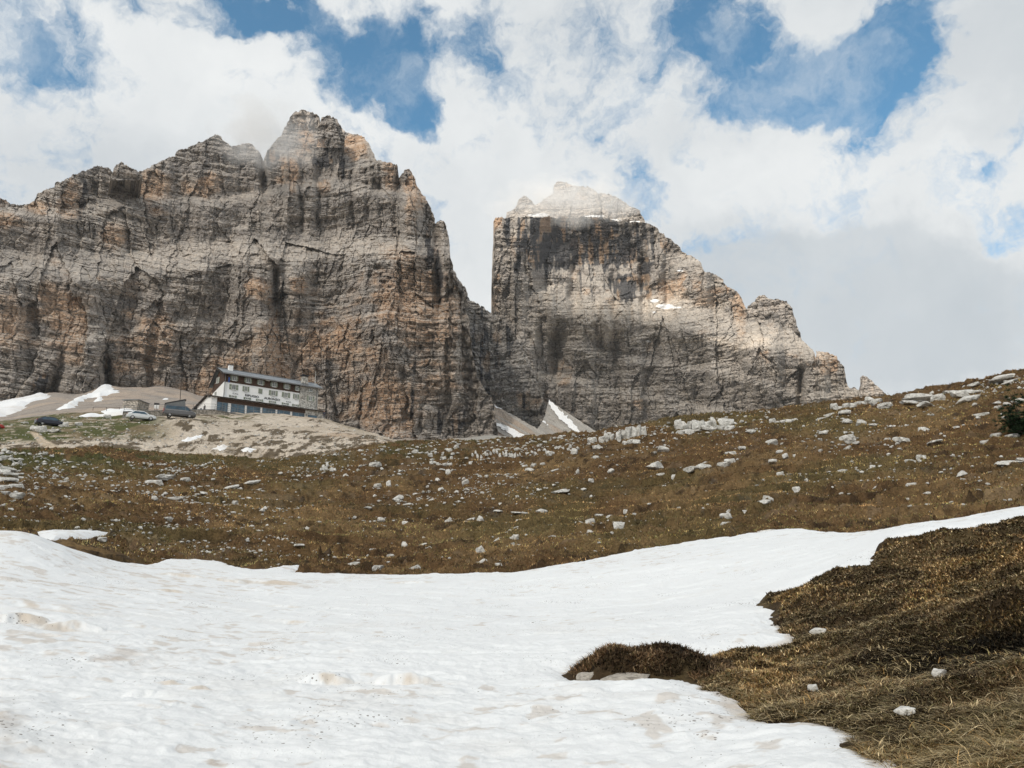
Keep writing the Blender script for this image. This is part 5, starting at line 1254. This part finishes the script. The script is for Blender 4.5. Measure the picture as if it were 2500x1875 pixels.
for a, b in zip(TW[:-1], TW[1:]):
    a = a - o0; b = b - o0; n_ = np.array([a[0] + o0[0], a[1] + o0[1]]); n_ = n_ / np.linalg.norm(n_)
    q = [(a[0] - n_[0] * .1, a[1] - n_[1] * .1), (b[0] - n_[0] * .1, b[1] - n_[1] * .1), (b[0] + n_[0] * .75, b[1] + n_[1] * .75), (a[0] + n_[0] * .75, a[1] + n_[1] * .75)]
    za, zb = a[2] + .004, b[2] + .004
    mb.add([(q[0][0], q[0][1], za), (q[1][0], q[1][1], zb), (q[2][0], q[2][1], zb), (q[3][0], q[3][1], za), (q[0][0], q[0][1], za + .14), (q[1][0], q[1][1], zb + .14), (q[2][0], q[2][1], zb + .14), (q[3][0], q[3][1], za + .14)],
           [(0, 3, 2, 1), (4, 5, 6, 7), (0, 1, 5, 4), (1, 2, 6, 5), (2, 3, 7, 6), (3, 0, 4, 7)])
mb.build('coping', M['metal'], rw)
rail('railing', [q + np.array([0, .3, .14]) for q in TW] + [at(682, 1017, 175)], 1.15, 'grey metal railing along the terrace wall in front of the hut')
rail('guard_rail', [at(227, 1000.5, 168), at(260, 1001, 168), at(291, 1001.5, 168)], .55, 'low dark guard rail running left from the small stone building', 1.8, 'darkwood', (1.0,))
# small flat roofed stone building
def corner(x, y, r): q = at(x, y, r); return q
c0 = at(334, 1003.5, 176)
th = math.atan2(c0[0], c0[1])
sb = empty('stone_building', c0, -th - math.radians(32)); tag(sb, 'small flat roofed stone building left of the hut behind the snow heap', 'building')
mb = MB(); mb.prism([(-3.55, 0), (.0, 0), (.0, 2.35), (-3.2, 2.2)], 'y', 0, 4.2)
mb.build('wall', M['drystone'], sb)
mb = MB(); mb.box(-3.45, .15, -.15, 4.3, 2.36, 2.52); mb.build('roof', M['metal'], sb)
# tall thin mast and its line, sign board
q = at(439, 990, 166); b = at(444, 912, 166) - q
ms = empty('mast', q); tag(ms, 'tall thin dark mast standing behind the camper van', 'mast')
mb = MB(); mb.tube([(0, 0, -.5), tuple(b)], [.07, .045], 6); mb.build('pole', M['darkwood'], ms)
mb = MB(); mb.tube([tuple(b), tuple(b * .97 + np.array([-.45, 0, .05]))], .03, 5); mb.tube([tuple(b * .97 + np.array([-.4, 0, 0])), tuple(b * .97 + np.array([-.4, 0, -.5]))], .05, 5); mb.build('top_bracket', M['metal'], ms)
q = at(381, 1003, 172); sg = empty('information_sign', q, -math.atan2(q[0], q[1])); tag(sg, 'small white information sign with a dark top left of the camper van', 'sign')
mb = MB(); mb.tube([(-.3, 0, -.3), (-.3, 0, 1.6)], .05, 5); mb.tube([(.3, 0, -.3), (.3, 0, 1.6)], .05, 5); mb.build('post', M['metal'], sg)
mb = MB(); mb.box(-.45, .45, -.08, -.052, .5, 1.25); mb.build('board', M['white'], sg)
mb = MB(); mb.box(-.5, .5, -.14, .1, 1.3, 1.62); mb.build('top_panel', M['black'], sg)

# ------------------------------------------------------------------ vehicles (long axis x, nose at +x, near side -y)
def wheel(root, x, y, r, w):
    s_ = 1 if y > 0 else -1
    mb = MB(); n = 20
    prof = [(r * .62, w / 2), (r * .93, w / 2), (r, w * .32), (r, -w * .32), (r * .93, -w / 2), (r * .62, -w / 2)]
    vs = []; fs = []
    for k in range(n):
        a = 2 * math.pi * k / n
        for (rr, yy) in prof: vs.append((x + math.cos(a) * rr, y + yy, r + math.sin(a) * rr))
    m = len(prof)
    for k in range(n):
        for j in range(m): fs.append((k * m + j, k * m + (j + 1) % m, ((k + 1) % n) * m + (j + 1) % m, ((k + 1) % n) * m + j))
    mb.add(vs, fs); wo = mb.build('wheel', M['rubber'], root, smooth=True)
    mb = MB(); yo = y + s_ * (w / 2 - .05)
    mb.tube([(x, yo - .03, r), (x, yo + .03, r)], .07, 10)
    for k in range(5):
        a = 2 * math.pi * k / 5; c, s2 = math.cos(a), math.sin(a)
        mb.tube([(x + c * .05, yo, r + s2 * .05), (x + c * r * .6, yo, r + s2 * r * .6)], .035, 5)
    vs = []; fs = []
    for k in range(n):
        a = 2 * math.pi * k / n
        for rr, yy in ((r * .56, -.02), (r * .63, -.02), (r * .63, .03), (r * .56, .03)): vs.append((x + math.cos(a) * rr, yo + yy, r + math.sin(a) * rr))
    for k in range(n):
        for j in range(4): fs.append((k * 4 + j, k * 4 + (j + 1) % 4, ((k + 1) % n) * 4 + (j + 1) % 4, ((k + 1) % n) * 4 + j))
    mb.add(vs, fs); mb.build('rim', M['lamp'], wo)
def loft(prof_low, prof_roof, hw_low, hw_roof):
    """car shell: lower outline and roof outline as (x,z); widths by level, closed"""
def body_shell(sections):
    """sections: list of (x, [(half width, z)...bottom to top]) -> closed smooth hull"""
    mb = MB(); vs = []; fs = []; m = len(sections[0][1])
    for x, l in sections:
        for hw, z in l: vs.append((x, -hw, z))
        for hw, z in reversed(l): vs.append((x, hw, z))
    k = 2 * m
    for i in range(len(sections) - 1):
        for j in range(k): fs.append((i * k + j, i * k + (j + 1) % k, (i + 1) * k + (j + 1) % k, (i + 1) * k + j))
    fs.append(list(range(k))); fs.append([(len(sections) - 1) * k + j for j in range(k)][::-1])
    return mb.add(vs, fs)
def sidepanel(mb, poly, y, t=.02):
    return mb.prism(poly, 'y', y - t, y + t)
def place_vehicle(root, x, y, r, yaw):
    p = at(x, y, r); g_ = float(gz(np.array([p[0]]), np.array([p[1]]))[0])
    root.location = (p[0], p[1], max(g_, p[2]) - .02); root.rotation_euler = (0, 0, -math.atan2(p[0], p[1]) + yaw)

van = empty('camper_van', (0, 0, 0)); tag(van, 'grey camper van with its pop-up roof raised, parked below the terrace', 'van')
hw = .95
def vs_(x, zb, zs, zr, wr=.82, wb=None): return (x, [((wb or hw) * .92, zb), (wb or hw, zb + .25), (wb or hw, zs), (wr, zr)])
sec = [vs_(-2.45, .42, 1.05, 1.72, .74, .88), vs_(-2.38, .35, 1.12, 1.9, .80), vs_(-2.0, .32, 1.15, 1.96), vs_(0, .3, 1.15, 1.98), vs_(.85, .3, 1.14, 1.95), vs_(1.15, .3, 1.12, 1.78, .80), vs_(1.75, .3, 1.08, 1.22, .78), vs_(2.25, .32, .92, 1.0, .74, .9), vs_(2.45, .4, .72, .8, .66, .78)]
bd = body_shell(sec).build('body', M['vangrey'], van, smooth=False)
for s_ in (-1, 1):
    mb = MB(); sidepanel(mb, [(-2.2, 1.22), (.78, 1.22), (.72, 1.8), (-2.12, 1.8)], s_ * .905, .03); mb.build('side_window', M['glass'], van)
    mb = MB(); sidepanel(mb, [(.84, 1.22), (1.55, 1.18), (1.1, 1.72), (.84, 1.78)], s_ * .90, .03); mb.build('cab_window', M['glass'], van)
    mb = MB(); mb.box(2.2, 2.4, s_ * .72 - .12, s_ * .72 + .12, .74, .9); mb.build('headlight', M['lamp'], van)
    mb = MB(); mb.box(-2.5, -2.38, s_ * .86 - .06, s_ * .86 + .06, .85, 1.3); mb.build('tail_light', M['tail'], van)
    mb = MB(); mb.box(1.35, 1.5, s_ * 1.08 - .1, s_ * 1.08 + .1, 1.12, 1.32); mb.build('wing_mirror', M['black'], van, bevel=.02)
    mb = MB(); sidepanel(mb, [(-2.3, 1.13), (1.9, 1.06), (1.9, 1.09), (-2.3, 1.16)], s_ * .955, .006); mb.build('trim_strip', M['lamp'], van)
    for x in (-1.5, 1.5):
        wheel(van, x, s_ * .83, .34, .22)
mb = MB(); mb.add([(1.20, -.72, 1.74), (1.20, .72, 1.74), (1.72, .72, 1.26), (1.72, -.72, 1.26), (1.23, -.72, 1.78), (1.23, .72, 1.78), (1.76, .72, 1.29), (1.76, -.72, 1.29)], [(0, 1, 2, 3), (7, 6, 5, 4), (0, 4, 5, 1), (1, 5, 6, 2), (2, 6, 7, 3), (3, 7, 4, 0)]); mb.build('windscreen', M['glass'], van)
mb = MB(); mb.prism([(-2.3, 1.99), (.75, 1.99), (.62, 2.95), (-2.25, 2.12)], 'y', -.72, .72); mb.build('roof_canvas', M['canvas'], van)
mb = MB(); mb.prism([(-2.4, 2.06), (-2.36, 2.2), (.6, 3.12), (.8, 3.08), (.82, 2.98), (.66, 2.955)], 'y', -.78, .78); mb.build('pop_up_roof', M['black'], van, bevel=.02)
mb = MB(); mb.box(2.3, 2.5, -.75, .75, .34, .6); mb.box(-2.52, -2.4, -.85, .85, .4, .68); mb.build('bumper', M['black'], van, bevel=.03)
place_vehicle(van, 437, 1020.5, 136, math.radians(4))

def make_car(label, paint, x, y, r, yaw):
    car = empty('parked_car', (0, 0, 0)); tag(car, label, 'car')
    def cs(x, zb, zs, zr, wr, wb=.88): return (x, [(wb * .9, zb), (wb, zb + .2), (wb, zs), (wr, zr)])
    sec = [cs(-2.15, .42, .72, .86, .66, .76), cs(-2.05, .32, .82, .98, .72, .84), cs(-1.85, .28, .86, 1.02, .72), cs(-1.1, .26, .88, 1.42, .62), cs(-.3, .25, .88, 1.47, .62), cs(.3, .25, .87, 1.42, .62), cs(1.1, .25, .86, .95, .70), cs(1.75, .27, .78, .86, .70, .85), cs(2.08, .32, .62, .7, .62, .76), cs(2.16, .4, .55, .6, .56, .68)]
    body_shell(sec).build('body', paint, car)
    for s_ in (-1, 1):
        mb = MB(); mb.add([(-1.55, s_ * .86, .92), (.88, s_ * .86, .92), (.28, s_ * .70, 1.34), (-1.05, s_ * .70, 1.36), (-1.55, s_ * .82, .92), (.88, s_ * .82, .92), (.28, s_ * .64, 1.34), (-1.05, s_ * .64, 1.36)],
                          [(0, 1, 2, 3), (7, 6, 5, 4), (0, 4, 5, 1), (1, 5, 6, 2), (2, 6, 7, 3), (3, 7, 4, 0)]); mb.build('side_window', M['glass'], car)
        mb = MB(); mb.box(1.95, 2.12, s_ * .6 - .14, s_ * .6 + .14, .56, .68); mb.build('headlight', M['lamp'], car)
        mb = MB(); mb.box(-2.14, -2.0, s_ * .68 - .12, s_ * .68 + .12, .72, .9); mb.build('tail_light', M['tail'], car)
        mb = MB(); mb.box(.7, .82, s_ * .96 - .08, s_ * .96 + .08, .92, 1.04); mb.build('wing_mirror', paint, car, bevel=.02)
        for x_ in (-1.32, 1.32): wheel(car, x_, s_ * .78, .32, .2)
    mb = MB(); mb.add([(.36, -.56, 1.40), (.36, .56, 1.40), (1.06, .64, .98), (1.06, -.64, .98), (.38, -.56, 1.43), (.38, .56, 1.43), (1.09, .64, 1.005), (1.09, -.64, 1.005)], [(0, 1, 2, 3), (7, 6, 5, 4), (0, 4, 5, 1), (1, 5, 6, 2), (2, 6, 7, 3), (3, 7, 4, 0)]); mb.build('windscreen', M['glass'], car)
    mb = MB(); mb.add([(-1.16, -.56, 1.41), (-1.16, .56, 1.41), (-1.78, .64, 1.05), (-1.78, -.64, 1.05), (-1.19, -.56, 1.44), (-1.19, .56, 1.44), (-1.82, .64, 1.075), (-1.82, -.64, 1.075)], [(0, 1, 2, 3), (7, 6, 5, 4), (0, 4, 5, 1), (1, 5, 6, 2), (2, 6, 7, 3), (3, 7, 4, 0)]); mb.build('rear_window', M['glass'], car)
    place_vehicle(car, x, y, r, yaw); return car
make_car('white parked car on the green bench just left of the camper van', M['carwhite'], 344, 1026.5, 135, math.radians(5))
make_car('dark blue parked car half hidden between the pale rocks at far left', M['cardark'], 122, 1050, 139, math.radians(12))
make_car('red parked car showing only its nose at the left edge', plain('red_car_paint', (.42, .03, .02), .35, .05), -34, 1060, 141, math.radians(8))

# ------------------------------------------------------------------ person by the right end of the hut
def person(x, y, r, label, yaw):
    p = at(x, y, r); p[2] = max(p[2], float(gz(p[0:1], p[1:2])[0]))
    bm = bmesh.new(); J = {}
    def v(n, c): J[n] = bm.verts.new(c)
    for n, c in dict(pel=(0,0,.95), sp=(0,.01,1.15), ch=(0,.0,1.35), nk=(0,-.01,1.5), hd=(0,-.02,1.6), ht=(0,-.01,1.72), hl=(-.1,0,.9), kl=(-.11,-.03,.5), al=(-.12,.02,.09), fl=(-.13,-.16,.04), hr=(.1,0,.9), kr=(.12,-.06,.5), ar=(.13,.03,.09), fr=(.14,-.15,.04), sl=(-.2,0,1.42), el=(-.27,.03,1.15), wl=(-.25,-.12,.95), gl=(-.24,-.18,.88), sr=(.2,0,1.42), er=(.27,.03,1.15), wr=(.24,-.14,.97), gr=(.22,-.2,.91)).items(): v(n, c)
    for a, b in ['pel sp','sp ch','ch nk','nk hd','hd ht','pel hl','hl kl','kl al','al fl','pel hr','hr kr','kr ar','ar fr','ch sl','sl el','el wl','wl gl','ch sr','sr er','er wr','wr gr']if False else [q.split() for q in ['pel sp','sp ch','ch nk','nk hd','hd ht','pel hl','hl kl','kl al','al fl','pel hr','hr kr','kr ar','ar fr','ch sl','sl el','el wl','wl gl','ch sr','sr er','er wr','wr gr']]:
        bm.edges.new((J[a], J[b]))
    bm.verts.index_update(); names = list(J)
    me = bpy.data.meshes.new('person'); bm.to_mesh(me); bm.free()
    o = link('person', me, M['cloth'])
    rad = dict(pel=.16, sp=.15, ch=.17, nk=.06, hd=.1, ht=.08, hl=.1, kl=.07, al=.05, fl=.045, hr=.1, kr=.07, ar=.05, fr=.045, sl=.08, el=.055, wl=.045, gl=.04, sr=.08, er=.055, wr=.045, gr=.04)
    md = o.modifiers.new('skin', 'SKIN'); 
    for i, n in enumerate(names):
        sv = me.skin_vertices[0].data[i]; sv.radius = (rad[n], rad[n]); sv.use_root = n == 'pel'
    sd = o.modifiers.new('sub', 'SUBSURF'); sd.levels = 1; sd.render_levels = 2
    bpy.context.view_layer.update()
    m2 = bpy.data.meshes.new_from_object(o.evaluated_get(bpy.context.evaluated_depsgraph_get())); o.modifiers.clear(); o.data = m2; bpy.data.meshes.remove(me)
    m2.materials.clear(); m2.materials.append(M['cloth']); m2.materials.append(M['skin']); m2.materials.append(M['bark'])
    for f in m2.polygons:
        z = f.center[2]; f.material_index = 2 if z > 1.66 else 1 if z > 1.5 or (z < .96 and abs(f.center[0]) > .2) else 0
        f.use_smooth = True
    o.location = p; o.rotation_euler = (0, 0, yaw); tag(o, label, 'person'); return o
person(791, 1021.5, 177, 'person in dark clothes standing at the right end of the hut', -.3)

#@@PART3C
# ------------------------------------------------------------------ sky, sun, camera
SUN_EL, SUN_AZ = math.radians(38), math.radians(-151)     # azimuth from +Y towards +X
w = bpy.data.worlds.new('World'); SC.world = w; w.use_nodes = True
nt = w.node_tree; bg = nt.nodes['Background']; bg.inputs['Strength'].default_value = 0.1
sk = nt.nodes.new('ShaderNodeTexSky'); sk.sky_type = 'NISHITA'; sk.sun_disc = False
sk.sun_elevation = SUN_EL; sk.sun_rotation = SUN_AZ; sk.altitude = 2300; sk.air_density = 1.0; sk.dust_density = 0.6; sk.ozone_density = 2.5
tcn = nt.nodes.new('ShaderNodeTexCoord'); D = tcn.outputs['Generated']
def vm(op, a, b=None):
    n = nt.nodes.new('ShaderNodeVectorMath'); n.operation = op
    for i, v in enumerate((a, b)):
        if v is None: continue
        if isinstance(v, bpy.types.NodeSocket): nt.links.new(v, n.inputs[i])
        else: n.inputs[i].default_value = v
    return n
wn = nt.nodes.new('ShaderNodeTexNoise'); wn.inputs['Scale'].default_value = 5.0; wn.inputs['Detail'].default_value = 5; wn.inputs['Roughness'].default_value = .6
nt.links.new(D, wn.inputs['Vector'])
wn2 = nt.nodes.new('ShaderNodeTexNoise'); wn2.inputs['Scale'].default_value = 22.0; wn2.inputs['Detail'].default_value = 4; wn2.inputs['Roughness'].default_value = .6
nt.links.new(D, wn2.inputs['Vector'])
warp2 = vm('MULTIPLY', vm('SUBTRACT', wn2.outputs['Color'], (.5, .5, .5)).outputs[0], (.06, .06, .05)).outputs[0]
warp = vm('MULTIPLY', vm('SUBTRACT', wn.outputs['Color'], (.5, .5, .5)).outputs[0], (.16, .16, .16)).outputs[0]
DW = vm('ADD', vm('ADD', D, warp).outputs[0], warp2).outputs[0]
def blob(x, y, rx, ry, k=1.0):
    d = np.array([float(v) for v in rayv(x, y)]); L = np.linalg.norm(d); d /= L
    s = 1 / FPX / L
    a = vm('SUBTRACT', DW, tuple(d)).outputs[0]
    b = vm('MULTIPLY', a, (1 / (rx * s), .6 / (rx * s), 1 / (ry * s))).outputs[0]
    l = vm('LENGTH', b).outputs['Value']
    f = mathn(nt, 'SUBTRACT', 1.6, l, clamp=True)
    f = mathn(nt, 'MULTIPLY', f, k / 1.0)
    return f
def total(l):
    s = None
    for q in l:
        f = blob(*q); s = f if s is None else mathn(nt, 'ADD', s, f)
    return s
HOLES = [(480,8,190,45,.8),(640,22,110,36,.55),(130,80,150,60,.5),(40,140,110,60,.3),(830,130,100,75,.55),(950,60,80,80,.42),(1010,170,115,105,.7),(1035,270,50,70,.75),(1165,100,60,70,.45),(760,90,60,60,.3),(1230,220,50,60,.25),(1440,100,60,70,.22),
         (1690,40,80,80,.6),(1800,170,100,70,.55),(1990,225,170,65,.9),(2120,200,110,70,.75),(2190,90,60,110,.55),(1760,90,80,80,.45),(2220,310,90,60,.55),(2440,340,60,60,.55),(2350,440,100,45,.6),(1610,510,55,60,.5),(1580,430,45,45,.35),(2430,520,80,35,.4),(1555,150,60,50,.32),(2270,20,50,50,.3),(1560,250,60,50,.2)]
HOLES = [h for h in HOLES if h[4] > 0]
hole = total(HOLES)
n1 = noise(nt, DW, 7.0, 9, .62); n2 = noise(nt, DW, 24.0, 7, .65)
dens = mathn(nt, 'ADD', mathn(nt, 'MULTIPLY', mathn(nt, 'SUBTRACT', n1, .5), 2.0), .60)
dens = mathn(nt, 'ADD', dens, mathn(nt, 'MULTIPLY', mathn(nt, 'SUBTRACT', n2, .5), .75))
dens = mathn(nt, 'SUBTRACT', dens, mathn(nt, 'MULTIPLY', hole, .66))
mr = nt.nodes.new('ShaderNodeMapRange'); mr.interpolation_type = 'SMOOTHSTEP'
mr.inputs['From Min'].default_value = -.02; mr.inputs['From Max'].default_value = .56; nt.links.new(dens, mr.inputs['Value'])
cover = mr.outputs['Result']
bright = total([(380,170,260,150,.40),(780,230,180,130,.25),(1350,330,350,180,.2),(1900,480,180,70,.35),(2450,480,120,120,.45),(1750,400,60,40,.3),(1500,560,120,120,.15)])
gray = total([(2230,760,330,170,.25),(1950,640,240,90,.1),(1750,620,120,80,.18),(2420,120,130,150,.35),(1800,880,300,120,.25),(100,330,250,120,.12),(1750,330,200,60,.15),(1300,150,200,80,.10)])
n3 = noise(nt, DW, 4.0, 6, .55)
lum = mathn(nt, 'ADD', mathn(nt, 'SUBTRACT', mathn(nt, 'MULTIPLY', bright, .32), mathn(nt, 'MULTIPLY', gray, .42)), mathn(nt, 'MULTIPLY', mathn(nt, 'SUBTRACT', n3, .5), .85))
lum = mathn(nt, 'ADD', lum, .5)
cc = ramp(nt, lum, [(0.0, (4.6, 5.1, 5.5)), (0.35, (6.0, 6.35, 6.6)), (0.6, (7.3, 7.55, 7.65)), (1.0, (9.0, 9.1, 9.0))])
skyc = mixc(nt, 1.0, sk.outputs['Color'], (1.18, 1.9, 1.75), 'MULTIPLY')
bk_ = total([(2180,740,260,130,1.0),(1990,640,170,70,.7),(2350,800,260,130,.7),(1800,700,110,130,.6),(1720,800,150,120,.5)])
bm_ = nt.nodes.new('ShaderNodeMapRange'); bm_.interpolation_type = 'SMOOTHSTEP'; bm_.inputs['From Min'].default_value = .2; bm_.inputs['From Max'].default_value = .95
nt.links.new(mathn(nt, 'ADD', bk_, mathn(nt, 'MULTIPLY', mathn(nt, 'SUBTRACT', n1, .5), 1.5)), bm_.inputs['Value'])
n4 = noise(nt, DW, 9.0, 8, .62)
vm_ = nt.nodes.new('ShaderNodeMapRange'); vm_.interpolation_type = 'SMOOTHSTEP'; vm_.inputs['From Min'].default_value = .42; vm_.inputs['From Max'].default_value = .75; nt.links.new(n4, vm_.inputs['Value'])
skyc = mixc(nt, mathn(nt, 'MULTIPLY', vm_.outputs['Result'], .5), skyc, (6.6, 7.1, 7.5))
skyc = mixc(nt, cover, skyc, cc)
skyc = mixc(nt, mathn(nt, 'MULTIPLY', bm_.outputs['Result'], .72), skyc, ramp(nt, n3, [(.3, (4.6, 5.15, 5.6)), (.7, (5.7, 6.1, 6.4))]))
nt.links.new(skyc, bg.inputs['Color'])

sl = bpy.data.lights.new('sun', 'SUN'); sl.energy = 4.4; sl.angle = math.radians(3); sl.color = (1, .92, .8)
so = bpy.data.objects.new('sun', sl); C.objects.link(so)
dv = Vector((math.sin(SUN_AZ) * math.cos(SUN_EL), math.cos(SUN_AZ) * math.cos(SUN_EL), math.sin(SUN_EL)))
so.rotation_euler = dv.to_track_quat('Z', 'Y').to_euler(); so.location = dv * 500

cam = bpy.data.cameras.new('camera'); cam.sensor_width = 36; cam.lens = 36 * FPX / 2500; cam.clip_start = .1; cam.clip_end = 12000
co_ = bpy.data.objects.new('camera', cam); C.objects.link(co_); co_.rotation_euler = (math.pi / 2 + PITCH, 0, 0)
SC.camera = co_
SC.view_settings.view_transform = 'Standard'; SC.view_settings.look = 'None'; SC.view_settings.gamma = 1; SC.view_settings.exposure = 0.12
SC.render.engine = 'CYCLES'; SC.cycles.max_bounces = 8; SC.cycles.diffuse_bounces = 3; SC.cycles.volume_bounces = 6; SC.cycles.volume_step_rate = 2.0; SC.cycles.use_denoising = True
w.cycles.sampling_method = 'AUTOMATIC'

# thin mountain air: one closed box of even, faint haze round the whole scene
def haze(density):
    mb = MB(); mb.box(-2060, 2060, -2060, 2060, -60, 760); o = mb.build('haze', None)
    m_ = bpy.data.materials.new('haze'); m_.use_nodes = True; n_ = m_.node_tree; n_.nodes.clear()
    out = n_.nodes.new('ShaderNodeOutputMaterial'); vp = n_.nodes.new('ShaderNodeVolumePrincipled'); n_.links.new(vp.outputs[0], out.inputs['Volume'])
    vp.inputs['Color'].default_value = (.93, .95, .97, 1); vp.inputs['Density'].default_value = density; vp.inputs['Anisotropy'].default_value = .2
    o.data.materials.append(m_); tag(o, 'faint even haze in the mountain air', 'haze', kind='stuff')
haze(.00004)

# added clouds out of view, shaped to keep slope and left massif half shaded
def cloud(label, c, sx, sy, sz, dens, seed):
    bm = bmesh.new(); bmesh.ops.create_icosphere(bm, subdivisions=5, radius=1.0)
    q = np.array([v.co[:] for v in bm.verts]); rr = (np.abs(q) ** np.array([4, 4, 2.5])).sum(1) ** -.25; q = q * np.clip(rr, 1, 1.5)[:, None]
    q += q * (.12 * fbm(q[:, 0] * 3 + q[:, 2], q[:, 1] * 3 - q[:, 2], 4, seed))[:, None]
    for v, k in zip(bm.verts, q): v.co = k
    me = bpy.data.meshes.new('cloud'); bm.to_mesh(me); bm.free()
    m_ = bpy.data.materials.new('cloud'); m_.use_nodes = True; n_ = m_.node_tree; n_.nodes.clear()
    out = n_.nodes.new('ShaderNodeOutputMaterial'); vp = n_.nodes.new('ShaderNodeVolumePrincipled'); n_.links.new(vp.outputs[0], out.inputs['Volume'])
    vp.inputs['Color'].default_value = (.99, .99, .99, 1); vp.inputs['Density'].default_value = dens; vp.inputs['Anisotropy'].default_value = .5
    me.materials.append(m_); o = link('cloud', me); o.location = c; o.scale = (sx, sy, sz); tag(o, label, 'cloud', kind='stuff')
cloud('added broad cloud out of view, shaped to shade the slope and left cliffs', (-860, -890, 1290), 520, 900, 95, .0042, 31)
cloud('added smaller cloud out of view, shaped to shade the lower right tower wall', (-462, -128, 1290), 108, 86, 60, .008, 37)
